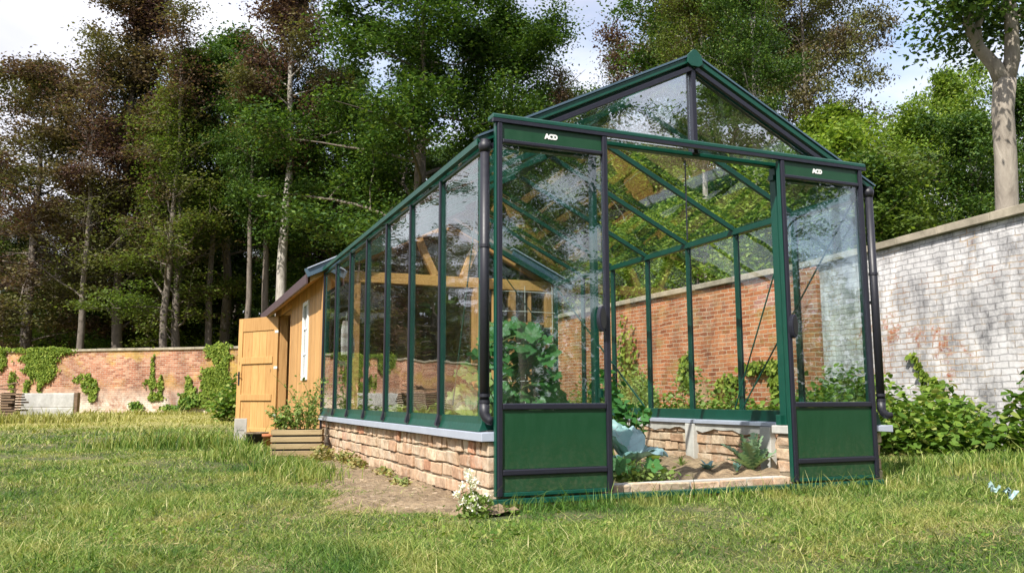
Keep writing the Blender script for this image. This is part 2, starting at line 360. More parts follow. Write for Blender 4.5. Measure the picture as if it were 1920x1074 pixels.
def mat_islandbrick():
    mt, nt, out = new_mat('old_bricks'); g = N(nt, 'ShaderNodeNewGeometry'); o = objco(nt)
    r = ramp(nt, [(0, (.36, .22, .14)), (.3, (.48, .34, .23)), (.6, (.42, .27, .175)), (.88, (.54, .44, .32)), (.96, (.34, .15, .08)), (1, (.5, .24, .14))])
    nt.links.new(g.outputs['Random Per Island'], r.inputs['Fac'])
    n = noise(nt, o, 22, 7, .7); n2 = noise(nt, o, 5, 5, .7)
    c = mixc(nt, 1.0, r.outputs[0], ramp_out(nt, n.outputs['Fac'], [(.3, (.55, .52, .48)), (.65, (1.25, 1.25, 1.22))]), 'MULTIPLY')
    c = mixc(nt, ramp_out(nt, n2.outputs['Fac'], [(.5, (0, 0, 0)), (.72, (.7, .7, .7))]), c, (.56, .50, .40))
    p = principled(nt, Roughness=.93); nt.links.new(c, p.inputs['Base Color']); nt.links.new(bump(nt, n.outputs['Fac'], .7, .012), p.inputs['Normal'])
    nt.links.new(p.outputs[0], out.inputs[0]); return mt
M['bricks'] = mat_islandbrick()
red = [(0, (.24, .075, .03)), (.4, (.36, .13, .055)), (.75, (.44, .18, .08)), (1, (.34, .17, .10))]
M['wall_orange'] = mat_brickwall('old_orange_brickwork', red, (.50, .40, .28), white=(.44, .56, (.56, .50, .42), (.45, .33, .26)), moss=[(.52, .7, (.25, .2, .05), 1.3, -1, 0)], whiteband=(1.2, .3))
M['wall_white'] = mat_brickwall('limewashed_brickwork', red, (.44, .36, .27), white=(.255, .32, (.60, .59, .60), (.13, .13, .14)))
M['wall_back'] = mat_brickwall('pink_brickwork', [(0, (.22, .085, .05)), (.5, (.34, .15, .09)), (1, (.44, .26, .18))], (.52, .42, .33), bw=.24, bh=.08,
    white=(.26, .38, (.60, .52, .43), (.42, .33, .26)), moss=[(.50, .62, (.42, .29, .05), .45, .9, 1.7)], whiteband=(1.25, .5))
M['bark'] = mat_bark('grey_brown_bark', (.06, .05, .04), (.17, .14, .115), (.27, .24, .2))
M['barkpale'] = mat_bark('pale_beech_bark', (.14, .12, .10), (.40, .37, .33), (.56, .53, .49))
M['barkbrown'] = mat_bark('brown_bark', (.05, .035, .025), (.15, .105, .08))
oak = [(0, (.022, .054, .012)), (.45, (.044, .094, .016)), (.8, (.078, .14, .022)), (1, (.14, .20, .04))]
lime = [(0, (.07, .13, .018)), (.5, (.15, .24, .032)), (1, (.28, .35, .07))]
cop = [(0, (.048, .028, .032)), (.5, (.088, .046, .046)), (.8, (.135, .078, .060)), (1, (.20, .14, .085))]
M['oak'] = mat_leaf('oak_leaves', oak, .3)
M['lime'] = mat_leaf('bright_leaves', lime, .42)
M['copper'] = mat_leaf('copper_leaves', cop, .28, patch=[(0, (.06, .065, .022)), (1, (.16, .18, .05))], pscale=.22)
M['mixed'] = mat_leaf('mixed_leaves', [(0, (.05, .035, .022)), (.35, (.08, .065, .025)), (.6, (.08, .12, .022)), (1, (.18, .23, .045))], .4, patch=[(0, (.05, .09, .015)), (1, (.13, .19, .035))], pscale=.3)
M['ivy'] = mat_leaf('ivy_leaves', [(0, (.07, .12, .015)), (.6, (.16, .23, .03)), (1, (.28, .33, .06))], .25, .6, .15)
M['bramble'] = mat_leaf('bramble_leaves', [(0, (.04, .09, .015)), (.4, (.09, .17, .025)), (.8, (.17, .26, .04)), (1, (.32, .34, .11))], .35, .6, .15)
M['squash'] = mat_leaf('squash_leaves', [(0, (.03, .12, .03)), (1, (.07, .20, .05))], .35, .45)
M['paleplant'] = mat_leaf('pale_plant_leaves', [(0, (.12, .2, .04)), (1, (.26, .34, .1))], .35)
M['cabbage'] = mat_leaf('cabbage_leaves', [(0, (.12, .25, .20)), (.5, (.20, .36, .35)), (1, (.36, .50, .54))], .15, .45)
M['artichoke'] = mat_leaf('artichoke_leaves', [(0, (.14, .24, .14)), (1, (.28, .40, .24))], .2, .55)
M['dry'] = mat_leaf('dry_leaves', [(0, (.20, .15, .06)), (.6, (.36, .30, .12)), (1, (.2, .24, .06))], .25)
M['petal'] = mat_leaf('white_petals', [(0, (.75, .72, .68)), (1, (.85, .84, .82))], .3)
M['stem'] = mat_leaf('green_stems', [(0, (.10, .15, .03)), (1, (.2, .24, .07))], .1)
M['cabstem'] = mat_leaf('purple_veins', [(0, (.16, .07, .14)), (1, (.16, .07, .14))], .1)
def mat_grass():
    mt, nt, out = new_mat('grass_blades'); g = N(nt, 'ShaderNodeNewGeometry'); pos = g.outputs['Position']
    a = ramp_out(nt, g.outputs['Random Per Island'], [(0, (.03, .075, .010)), (.35, (.09, .17, .022)), (.7, (.22, .31, .06)), (.9, (.38, .42, .13)), (1, (.62, .56, .30))])
    b = ramp_out(nt, g.outputs['Random Per Island'], [(0, (.18, .20, .04)), (.5, (.34, .32, .09)), (1, (.50, .44, .19))])
    dk = ramp_out(nt, g.outputs['Random Per Island'], [(0, (.018, .055, .008)), (.6, (.055, .14, .018)), (1, (.15, .26, .045))])
    n = noise(nt, pos, 1.5, 7, .7); n2 = noise(nt, mapping(nt, pos, loc=(9, 4, 0)), .9, 6, .66)
    c = mixc(nt, ramp_out(nt, n.outputs['Fac'], [(.50, (0, 0, 0)), (.66, (1, 1, 1))]), a, b)
    c = mixc(nt, ramp_out(nt, n2.outputs['Fac'], [(.52, (0, 0, 0)), (.64, (1, 1, 1))]), c, dk)
    sx = N(nt, 'ShaderNodeSeparateXYZ'); nt.links.new(pos, sx.inputs[0])
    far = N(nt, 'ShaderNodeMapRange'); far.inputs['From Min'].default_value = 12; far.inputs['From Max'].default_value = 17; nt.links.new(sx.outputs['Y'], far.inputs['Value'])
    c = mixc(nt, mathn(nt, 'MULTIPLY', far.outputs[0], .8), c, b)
    p = principled(nt, Roughness=.55); p.inputs['Specular IOR Level'].default_value = .3; nt.links.new(c, p.inputs['Base Color'])
    t = N(nt, 'ShaderNodeBsdfTranslucent'); nt.links.new(mixc(nt, 1.0, c, (1.4, 1.4, .7), 'MULTIPLY'), t.inputs[0])
    ms = N(nt, 'ShaderNodeMixShader'); ms.inputs[0].default_value = .35
    nt.links.new(p.outputs[0], ms.inputs[1]); nt.links.new(t.outputs[0], ms.inputs[2]); nt.links.new(ms.outputs[0], out.inputs[0]); return mt
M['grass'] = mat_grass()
def mat_ground():
    mt, nt, out = new_mat('lawn_ground'); pos = worldpos(nt)
    n = noise(nt, pos, .9, 6, .65); n3 = noise(nt, pos, 26, 5, .7)
    n = noise(nt, pos, 2.2, 7, .7)
    g = ramp_out(nt, n.outputs['Fac'], [(.40, (.05, .065, .018)), (.56, (.11, .11, .04)), (.70, (.34, .27, .14))])
    sx = N(nt, 'ShaderNodeSeparateXYZ'); nt.links.new(pos, sx.inputs[0])
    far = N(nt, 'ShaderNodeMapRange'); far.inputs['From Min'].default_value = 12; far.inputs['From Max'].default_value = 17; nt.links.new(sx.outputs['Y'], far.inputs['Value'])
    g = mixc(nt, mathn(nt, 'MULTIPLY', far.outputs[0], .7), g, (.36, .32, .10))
    c = mixc(nt, 1.0, g, ramp_out(nt, n3.outputs['Fac'], [(.3, (.55, .55, .5)), (.7, (1.3, 1.3, 1.25))]), 'MULTIPLY')
    p = principled(nt, Roughness=.95); nt.links.new(c, p.inputs['Base Color']); nt.links.new(bump(nt, n3.outputs['Fac'], .8, .03), p.inputs['Normal'])
    nt.links.new(p.outputs[0], out.inputs[0]); return mt
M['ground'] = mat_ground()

# ------------------------------------------------------------------ ground
GZ = -.06
def gh(x, y):
    """height of the lawn"""
    x = np.asarray(x, float); y = np.asarray(y, float)
    z = .028*np.sin(x*1.3+.6)*np.sin(y*.9+1.1)+.018*np.sin(x*2.9-y*1.7)+.012*np.sin(y*3.7+x*.8)
    d = np.maximum(np.maximum(-x-.1, x-3.1), np.maximum(-y-.15, y-10)); k = np.clip(d/1.2, 0, 1)
    far = np.clip((np.hypot(x, y)-40)/30, 0, 1)
    return GZ+z*k*(1-far)
ax = np.concatenate([np.array([-600, -300, -150, -80, -50]), np.arange(-36, -8, 2.), np.arange(-8, 10, .2), np.arange(10, 50, 2.), np.array([80, 150, 300, 600])])
ay = np.concatenate([np.array([-600, -300, -150, -80, -50]), np.arange(-30, -6, 2.), np.arange(-6, 12, .2), np.arange(12, 60, 2.), np.array([80, 150, 300, 600])])
XX, YY = np.meshgrid(ax, ay); V = np.stack([XX, YY, gh(XX, YY)], -1).reshape(-1, 3); nx = len(ax)
ii, jj = np.meshgrid(np.arange(len(ax)-1), np.arange(len(ay)-1)); a_ = (jj*nx+ii).ravel()
g_o = mesh_obj('lawn', fast_mesh('lawn', V, np.stack([a_, a_+1, a_+1+nx, a_+nx], 1)), M['ground']); tag(g_o, kind='structure')

def dirt_mask(x, y):
    """1 on the bare soil along the left base wall"""
    c = -.31-.24*np.sin(y*1.1+.4)-.12*np.sin(y*4.3)
    inside = (x > c) & (x < .1) & (y > -.55) & (y < 5.3)
    return inside
# bare sandy soil beside the base
def dirt_sheet():
    n = 90; ys = np.linspace(-.42, 5.6, n); vs = []; fs = []
    for i, y in enumerate(ys):
        e = min(1, (y+.42)/.5)*min(1, (5.6-y)/.6)
        xl = -.1+(-.36-.26*math.sin(y*1.1+.4)-.12*math.sin(y*4.3)+.0)*max(.12, e)-.05
        xs = np.linspace(xl, .06, 12)
        for k, x in enumerate(xs):
            edge = min(1, k/2)
            z = float(gh(x, y))+(.006+.014*math.sin(x*23+y*9)**2+.01*math.sin(x*41-y*31)+.015*(k/11))*edge-.004*(1-edge)
            vs.append((x, y, z))
    for i in range(n-1):
        for k in range(11): fs.append((i*12+k, i*12+k+1, (i+1)*12+k+1, (i+1)*12+k))
    b = MB(); b.v = vs; b.f = fs; return b
tag(dirt_sheet().build('bare_soil', M['soil'], smooth=True), kind='structure')
def bed_sheet():
    b = MB(); xs = np.linspace(.0, 2.9, 60); ys = np.linspace(-.02, 5.2, 90)
    for y in ys:
        for x in xs: b.v.append((x, y, -.045+.03*math.sin(x*5+1)*math.sin(y*4.2)+.02*math.sin(x*13+y*7)+.012*math.sin(x*31-y*23)+.035*(x > 2.1)*math.sin((x-2.1)*2)))
    for j in range(89):
        for i in range(59): b.f.append((j*60+i, j*60+i+1, (j+1)*60+i+1, (j+1)*60+i))
    return b
tag(bed_sheet().build('planting_bed', M['soil'], smooth=True), kind='structure')

# ------------------------------------------------------------------ greenhouse
W, D, ZE, ZR, ZB = 2.9735, 5.18, 2.04, 2.7756, .37
B = .74; PITCH = math.atan2(ZR-ZE, W/2)
gho = empty('greenhouse', (W/2, 0, GZ), label='green metal greenhouse with clear glass on a low brick base, both front doors slid apart', cat='greenhouse')
GI = Matrix.Translation((-W/2, 0, -GZ))
def P(mb, name, mat, parent=gho, bevel=0, smooth=False, off=(W/2, 0, GZ)):
    mb.v = [(v[0]-off[0], v[1]-off[1], v[2]-off[2]) for v in mb.v]
    return mb.build(name, mat, parent, bevel, smooth)
rng = random.Random(7)
def brick_run(axis, a0, a1, f0, f1, z0, z1, bh=.062, gap=.014, blen=.215, headers_top=True):
    """bricks along an axis between a0 and a1; f0..f1 the wall faces"""
    br = MB(); n = int(round((z1-z0)/(bh+gap))); h = (z1-z0)/n-gap
    for c in range(n):
        zb = z0+c*(h+gap)+gap*.5; L_ = blen if not (headers_top and c == n-1) else .105
        a = a0+(-(L_/2) if c % 2 else 0)
        while a < a1-.01:
            s0 = max(a, a0)+gap*.4; s1 = min(a+L_, a1)-gap*.4
            if s1-s0 > .03:
                o0 = rng.uniform(-.010, .007); o1 = rng.uniform(-.010, .007); zt = rng.uniform(-.004, .003)
                if axis == 'Y': br.box(f0+o0, f1+o1, s0, s1, zb+zt, zb+h+zt, .007, rng)
                else: br.box(s0, s1, f0+o0, f1+o1, zb+zt, zb+h+zt, .007, rng)
            a += L_+rng.uniform(-.012, .012)
    co = MB()
    if axis == 'Y': co.box(f0+.014, f1-.014, a0+.012, a1-.012, z0, z1-.003)
    else: co.box(a0+.012, a1-.012, f0+.014, f1-.014, z0, z1-.003)
    return br, co
ZW = .305
for ax_, a0, a1, f0, f1 in (('Y', -.10, D+.1, .01, .15), ('Y', -.06, D, 2.84, 2.935), ('X', .155, .73, -.095, .04), ('X', 2.11, 2.835, -.095, .04)):
    br, co = brick_run(ax_, a0, a1, f0, f1, -.12, ZW, bh=.072, headers_top=(f0 == .01))
    o = P(br, 'base_wall', M['bricks'], bevel=.006)
    c_ = MB(); P(co, 'mortar_core', M['mortar'], parent=o)
# flush brick kerb across the opening
br, co = brick_run('X', .73, 2.11, -.06, .05, -.03, .035, bh=.05, blen=.21, headers_top=False)
o = P(br, 'brick_kerb', M['bricks'], bevel=.006); P(co, 'mortar_core', M['concrete'], parent=o)
# mortar band and concrete posts inside the right base wall
b = MB()
xs = np.linspace(-.05, 5.1, 60); up_e = .30
for i in range(59):
    l0 = .255+.014*math.sin(xs[i]*9)+.010*math.sin(xs[i]*23); l1 = .255+.014*math.sin(xs[i+1]*9)+.010*math.sin(xs[i+1]*23)
    b.add([(2.822, xs[i], l0), (2.822, xs[i+1], l1), (2.822, xs[i+1], .312), (2.822, xs[i], .312), (2.86, xs[i], l0), (2.86, xs[i+1], l1), (2.86, xs[i+1], .312), (2.86, xs[i], .312)],
          [(0, 1, 2, 3), (4, 7, 6, 5), (0, 4, 5, 1), (3, 2, 6, 7)])
P(b, 'mortar_band', M['concrete'])
for y in (.98, 2.03, 3.4, 4.6):
    P(MB().box(2.79, 2.85, y-.065, y+.065, -.08, .31), 'concrete_post', M['concrete'], bevel=.006)
# sills
P(MB().prism([(-.035, .305), (.20, .305), (.20, .365), (-.035, .352)], 'Y', -.115, D+.06), 'window_sill', M['sill'], bevel=.003)
P(MB().prism([(3.005, .305), (2.80, .315), (2.80, .345), (3.005, .352)], 'Y', -.105, D+.02), 'window_sill', M['sill'], bevel=.003)
for x0_, x1_ in ((.205, .745), (2.095, 2.795)):
    P(MB().box(x0_, x1_, -.100, .06, .307, .36), 'mortar_cap', M['concrete'], bevel=.006)
# green bottom rails
P(MB().prism([(-.018, .355), (.06, .366), (.06, .44), (.006, .44), (.0, .40)], 'Y', -.02, D), 'bottom_rail', M['green'], bevel=.003)
P(MB().prism([(W+.018, .355), (W-.06, .347), (W-.06, .44), (W-.006, .44), (W, .40)], 'Y', -.02, D), 'bottom_rail', M['green'], bevel=.003)
for x0_, x1_ in ((.045, .735), (2.11, W-.045)): P(MB().box(x0_, x1_, -.015, .03, .362, .43), 'bottom_rail', M['green'], bevel=.003)
# eave beams with gutter
for sx in (0, 1):
    X = (lambda x: x) if sx == 0 else (lambda x: W-x)
    P(MB().prism([(X(-.01), 1.975), (X(.04), 1.975), (X(.04), 2.02), (X(-.01), 1.995)], 'Y', -.02, D+.02), 'eave_beam', M['green'], bevel=.003)
    P(MB().prism([(X(-.045), 2.01), (X(-.012), 2.01), (X(-.012), 2.045), (X(-.024), 2.045), (X(-.024), 2.018), (X(-.037), 2.018), (X(-.037), 2.045), (X(-.045), 2.048)], 'Y', -.05, D+.03), 'gutter', M['green'])
    # corner posts
    for y in (.0, D-.04):
        P(MB().box(X(.002), X(.05), y, y+.045, .365, 1.965), 'corner_post', M['green'], bevel=.004)
    for k in range(1, 7):
        y = k*B; b = MB()
        b.box(min(X(-.012), X(.028)), max(X(-.012), X(.028)), y-.009, y+.009, .435, 1.975)
        f = b; o = P(b, 'mullion', M['green'], bevel=.002)
        c = MB().box(min(X(-.022), X(-.0125)), max(X(-.022), X(-.0125)), y-.015, y+.015, .40, 1.99)
        c.prism([(X(-.0125), .44), (X(-.022), .44), (X(-.040), .375), (X(-.030), .365), (X(-.0125), .385)], 'Y', y-.019, y+.019)
        P(c, 'cover_strip', M['black'], parent=o)
    for k in range(7):
        y0 = k*B+(.048 if k == 0 else .011); y1 = (k+1)*B-(.011 if k < 6 else .05)
        P(MB().box(min(X(-.002), X(.002)), max(X(-.002), X(.002)), y0, y1, .442, 1.966), 'side_pane', M['glass'])
    # roof bars and panes
    for k in range(0, 8):
        y = min(max(k*B, .02), D-.02)
        P(MB().bar((X(.03), y, ZE-.012), (W/2, y, ZR-.030), .03, .042), 'roof_bar', M['green'], bevel=.002)
    for k in range(7):
        y0 = k*B+.02; y1 = (k+1)*B-.02; nrm = Vector((-math.sin(PITCH)*(1 if sx == 0 else -1), 0, math.cos(PITCH)))
        p = Vector((X(-.01), (y0+y1)/2, ZE+.012)); q = Vector((W/2+(-.03 if sx == 0 else .03), (y0+y1)/2, ZR+.005))
        P(MB().bar(p, q, y1-y0, .004), 'roof_pane', M['glass'])
P(MB().prism([(W/2-.045, ZR-.03), (W/2, ZR-.06), (W/2+.045, ZR-.03), (W/2+.045, ZR+.008), (W/2, ZR+.032), (W/2-.045, ZR+.008)], 'Y', -.045, D+.02), 'ridge_beam', M['green'], bevel=.003)
# front gable: verge bars, inner black beads, king post, glass
for sg in (-1, 1):
    p0 = (W/2+sg*(W/2+.035), -.035, ZE-.004); p1 = (W/2+sg*.02, -.035, ZR+.0)
    P(MB().bar(p0, p1, .05, .038), 'verge_bar', M['green'], bevel=.004)
    u = Vector((sg*math.sin(PITCH), 0, -math.cos(PITCH)))*-1
    d = Vector((-sg*(W/2), 0, ZR-ZE)).normalized(); nn = Vector((sg*math.sin(PITCH), 0, math.cos(PITCH)))
    a = Vector((W/2+sg*(W/2-.02), -.05, ZE-.03)); bb = Vector((W/2+sg*.02, -.05, ZR-.052))
    P(MB().bar(a-nn*.010, bb-nn*.010, .022, .032), 'verge_bead', M['black'], bevel=.003)
    # outer lip of the roof edge
    P(MB().bar(Vector(p0)+nn*.026, Vector(p1)+nn*.026, .07, .012), 'roof_edge', M['zinc'])
P(MB().prism([(W/2-.06, ZR-.035), (W/2-.03, ZR-.055), (W/2+.03, ZR-.055), (W/2+.06, ZR-.035), (W/2+.055, ZR+.02), (W/2+.012, ZR+.062), (W/2-.012, ZR+.062), (W/2-.055, ZR+.02)], 'Y', -.078, -.062), 'ridge_cap', M['green'], bevel=.003)
ZH = 2.15
P(MB().box(W/2-.016, W/2+.016, -.055, .01, ZH-.02, ZR-.07), 'king_post', M['black'], bevel=.003)
for sg in (-1, 1):
    x0_ = W/2+sg*.018; x1_ = W/2+sg*(W/2-.10); zt = lambda x: ZR-.075-abs(x-W/2)*math.tan(PITCH)
    z_b = ZH+.002
    xe = W/2+sg*((ZR-.075-z_b)/math.tan(PITCH))
    P(MB().prism([(x0_, z_b), (xe, z_b), (x0_, zt(x0_))], 'Y', -.022, -.018), 'gable_pane', M['gableglass'])
# gable tie above the opening, opening jambs, fixed panes beside the opening
P(MB().box(.2, W-.2, -.03, .02, ZH-.034, ZH-.003), 'gable_beam', M['green'], bevel=.003)
for x, in ((.742,), (2.160,)):
    P(MB().box(x-.014, x+.014, -.03, .03, .362, ZH-.036), 'door_jamb', M['green'], bevel=.003)
for x0_, x1_ in ((.052, .726), (2.168, W-.052)):
    P(MB().box(x0_, x1_, -.012, -.008, .432, ZE-.02), 'front_pane', M['glass'])
P(MB().box(.05, .722, -.03, .02, ZE-.015, ZE+.02), 'gable_rail', M['green']); P(MB().box(2.128, W-.05, -.03, .02, ZE-.015, ZE+.02), 'gable_rail', M['green'])
# header track and floor track
YD = -.13
P(MB().prism([(YD-.022, ZH+.005), (-.06, ZH+.005), (-.06, ZH+.030), (YD-.012, ZH+.034), (YD-.022, ZH+.025)], 'X', .02, 2.85), 'door_header', M['green'], bevel=.003)
P(MB().box(.02, 2.85, YD-.024, YD+.0, ZH-.018, ZH+.003), 'header_bead', M['black'])
P(MB().box(.0, 2.87, YD-.03, -.10, -.035, -.006), 'floor_track', M['green'], bevel=.003)
P(MB().box(.03, 2.84, YD-.005, -.10, -.075, -.036), 'track_board', M['planter'])
# sliding doors
def sliding_door(x0, x1, handle_x, mark):
    d = empty('sliding_door', ((x0+x1)/2-W/2, YD, 0)); d.parent = gho
    off = ((x0+x1)/2, YD, GZ)
    Q = lambda mb, n, m, p=d, bv=.003: P(mb, n, m, p, bv, off=off)
    y0, y1 = YD-.016, YD+.016; zb, zt = .006, ZH-.02
    Q(MB().box(x0+.003, x1-.003, y0+.006, y1, zb, zt), 'door_frame_dummy', M['green']) if False else None
    for xx, s in ((x0, 1), (x1, -1)):
        o = Q(MB().box(min(xx, xx+s*.009), max(xx, xx+s*.009), YD-.010, YD+.022, zb, zt), 'stile', M['green'])
        Q(MB().box(min(xx+s*.0095, xx+s*.040), max(xx+s*.0095, xx+s*.040), y0-.006, YD+.012, zb, zt), 'stile_cover', M['black'], o, .006)
    for z, h in ((.118, .034), (.478, .036), (2.010, .026)):
        Q(MB().box(x0+.041, x1-.041, y0-.004, YD+.010, z, z+h), 'cross_rail', M['black'], d, .007)
    Q(MB().box(x0+.041, x1-.041, YD-.010, YD+.012, zb, zb+.022), 'bottom_edge', M['green'])
    Q(MB().box(x0+.041, x1-.041, YD-.006, YD+.006, zb+.024, .117), 'lower_panel', M['panel'], d, 0)
    Q(MB().box(x0+.041, x1-.041, YD-.006, YD+.006, .153, .477), 'kick_panel', M['panel'], d, 0)
    Q(MB().box(x0+.041, x1-.041, YD-.006, YD+.006, 2.037, ZH-.02), 'top_panel', M['panel'], d, 0)
    Q(MB().box(x0+.041, x1-.041, YD-.002, YD+.002, .515, 2.009), 'door_pane', M['doorglass'], d, 0)
    # oval grip
    b = MB(); ring = []
    for k in range(20):
        t = 2*math.pi*k/20; ring.append((handle_x+.026*math.cos(t), 1.005+.078*math.sin(t)))
    b.prism(ring, 'Y', YD-.058, YD-.017); h = Q(b, 'handle', M['black'], d, .006)
    b = MB(); b.prism([(handle_x+.017*math.cos(2*math.pi*k/16), 1.005+.062*math.sin(2*math.pi*k/16)) for k in range(16)], 'Y', YD-.062, YD-.0585)
    Q(b, 'grip_inset', M['blackplastic'], h, 0)
    # nameplate letters: rounded A C D
    cu = bpy.data.curves.new('nameplate', 'FONT'); cu.body = 'ACD'; cu.size = .040; cu.extrude = .0015; cu.offset = .0028; cu.space_character = .92
    cu.align_x = 'CENTER'; cu.align_y = 'CENTER'
    tmp = bpy.data.objects.new('tmp', cu); col.objects.link(tmp); dg = bpy.context.evaluated_depsgraph_get(); dg.update()
    me = bpy.data.meshes.new_from_object(tmp.evaluated_get(dg)); bpy.data.objects.remove(tmp)
    o = mesh_obj('nameplate', me, M['white'], d); me.name = 'nameplate'
    o.location = (mark-off[0], -.0082, 2.083-GZ); o.rotation_euler = (R(90), 0, 0)
    return d
sliding_door(.038, .775, .70, .395)
sliding_door(2.088, 2.822, 2.122, 2.42)
P(MB().tube([(W/2-.055, -.005, 2.09), (W/2-.057, -.005, 1.56)], .0045, 6), 'hanging_rod', M['black'])
P(MB().box(.728, .742, -.095, -.06, .545, .60), 'latch', M['green'])
# wind braces
def brace(a, b_, w=.012): P(MB().bar(a, b_, w, .006, (1, 0, 0)), 'wind_brace', M['green'])
brace((W-.05, .05, 1.97), (W-.05, 1.42, .45)); brace((W-.05, .72, 1.97), (W-.05, 1.52, .45))
brace((W-.05, D-.1, 1.95), (W-.05, 3.0, .45), .02); brace((.055, .15, 1.9), (.055, .66, .5))
brace((1.95, D-.12, 2.36), (W-.08, D-.12, 1.2), .02)
# downpipes
for x, sg in ((-.002, -1), (W-.030, 1)):
    y = -.072
    b = MB().tube([(x, y, .50), (x, y, 1.985)], .0275, 16); dp = P(b, 'downpipe', M['pipe'], smooth=True)
    b = MB().lathe([(.0, .0), (.031, 0), (.038, .03), (.038, .05), (.027, .06), (.027, .075), (0, .08)], (x, y, 1.965), 14)
    P(b, 'pipe_head', M['pipe'], parent=dp, smooth=True)
    for z in (.515, .55, 1.4): P(MB().lathe([(.0, 0), (.032, 0), (.032, .018), (0, .018)], (x, y, z), 16), 'pipe_collar', M['pipe'], parent=dp)
    P(MB().tube([(x, y, .52), (x, y, .46), (x+.008, y-.01, .435), (x+.02, y-.02, .42), (x+.035+.02*(sg > 0), y-.03, .417)], [.0295, .0295, .028, .025, .024], 14), 'pipe_elbow', M['pipe'], parent=dp, smooth=True)
    P(MB().box(x-.012, x+.012, y+.02, y+.07, 1.2, 1.22), 'pipe_bracket', M['pipe'], parent=dp)
# rear frame of the greenhouse
for sg in (-1, 1): P(MB().bar((W/2+sg*(W/2-.03), D-.03, ZE-.03), (W/2, D-.03, ZR-.06), .04, .05), 'rear_gable_bar', M['green'])

# ------------------------------------------------------------------ timber shed behind the greenhouse
SX0, SX1, SY0, SY1 = 0.0, W, 5.26, 9.9; ZSE = 2.03
shed = empty('timber_shed', (W/2, 7.5, GZ), label='golden timber lean shed with open boarded door joined to the back of the greenhouse', cat='shed')
SO = (W/2, 7.5, GZ)
def S(mb, name, mat, parent=shed, bevel=0, smooth=False): return P(mb, name, mat, parent, bevel, smooth, SO)
DY0, DY1, DZ = 7.95, 9.12, 1.86      # doorway
WY0, WY1, WZ0, WZ1 = 6.27, 6.72, .78, 1.80
def boards(mb, y0, y1, z0, z1, x0=-.012, x1=.02, w=.148):
    y = y0
    while y < y1-.01:
        e = min(y+w, y1); mb.box(x0+rng.uniform(-.003, .003), x1, y+.003, e-.003, z0, z1); y = e
b = MB(); boards(b, SY0+.02, WY0, -.04, 2.0); boards(b, WY0, WY1, -.04, WZ0); boards(b, WY0, WY1, WZ1, 2.0); boards(b, WY1, DY0, -.04, 2.0)
boards(b, DY0, DY1, DZ, 2.0); boards(b, DY1, SY1, -.04, 2.0)
S(b, 'side_wall', M['wood'], bevel=.003)
b = MB(); b.box(.024, .05, SY0+.02, WY0-.01, -.04, 1.98); b.box(.024, .05, WY1+.01, DY0-.01, -.04, 1.98); b.box(.024, .05, DY1+.01, SY1, -.04, 1.98)
b.box(SX1-.05, SX1, SY0+.02, SY1, -.04, 1.98); b.prism([(.06, -.04), (SX1-.06, -.04), (SX1-.06, 1.98), (W/2, 2.68), (.06, 1.98)], 'Y', SY1-.04, SY1)
S(b, 'lining_wall', M['wood'])
S(MB().box(.05, SX1-.05, SY0+.1, SY1-.05, -.055, -.02), 'shed_floor', M['concrete'])
# corner post with black trim
S(MB().box(-.02, .07, SY0-.05, SY0+.02, -.03, 2.02), 'corner_post', M['wood'], bevel=.004)
S(MB().box(-.022, -.004, SY0-.072, SY0-.052, -.03, 2.0), 'corner_trim', M['black'])
# door frame
b = MB(); b.box(-.02, .10, DY1-.001, DY1+.045, -.04, DZ+.04); b.box(-.02, .10, DY0-.045, DY0+.001, -.04, DZ+.04); b.box(-.02, .10, DY0+.002, DY1-.002, DZ, DZ+.05)
S(b, 'door_frame', M['wood'], bevel=.004)
# open ledged door
leaf_w = .98; hinge = Vector((-.035, DY1+.01, 0)); free = Vector((-.58, 9.97, 0)); dv = (free-hinge).normalized(); ang = math.atan2(dv.y, dv.x)
dr = empty('shed_door', (hinge.x-SO[0], hinge.y-SO[1], -.015-GZ), ang); dr.parent = shed
b = MB(); DH = 1.87
b.box(.095, .105, .0, .0, 0, 0) if False else None
x = .105
while x < leaf_w-.11:
    e = min(x+.178, leaf_w-.105); b.box(x+.002, e-.002, -.010, .010, .02, DH-.02); x = e
b.build('door_boards', M['woodD'], dr, .002)
b = MB(); b.box(0, .105, -.018, .025, 0, DH); b.box(leaf_w-.105, leaf_w, -.018, .025, 0, DH)
for z0, z1 in ((0, .10), (.53, .63), (1.12, 1.23), (DH-.22, DH)): b.box(.107, leaf_w-.107, .011, .034 if z0 > .2 and z1 < 1.8 else .024, z0, z1)
b.build('door_ledges', M['woodD'], dr, .005)
h = MB().box(leaf_w-.075, leaf_w-.035, .026, .034, .78, 1.0).build('lock_plate', M['blackplastic'], dr, .002)
h2 = MB().tube([(leaf_w-.055, .036, .95), (leaf_w-.055, .075, .95), (leaf_w-.13, .08, .95)], .009, 8).build('handle', M['blackplastic'], dr)
for z in (.3, 1.05, 1.62): MB().box(-.012, .07, .026, .030, z-.02, z+.02).build('hinge', M['wire'], dr)
# side window, white
wf = MB(); wf.box(-.03, .03, WY0, WY0+.045, WZ0, WZ1); wf.box(-.03, .03, WY1-.045, WY1, WZ0, WZ1); wf.box(-.03, .03, WY0+.046, WY1-.046, WZ0, WZ0+.05); wf.box(-.03, .03, WY0+.046, WY1-.046, WZ1-.05, WZ1)
wo_ = S(wf, 'window', M['white'], bevel=.003)
wb = MB()
for z in (1.12, 1.45): wb.box(-.018, .018, WY0+.047, WY1-.047, z-.012, z+.012)
wb.box(-.016, .016, (WY0+WY1)/2-.012, (WY0+WY1)/2+.012, WZ0+.052, WZ1-.052)
S(wb, 'glazing_bar', M['white'], wo_); S(MB().box(-.003, .003, WY0+.048, WY1-.048, WZ0+.052, WZ1-.052), 'pane', M['darkglass'], wo_)
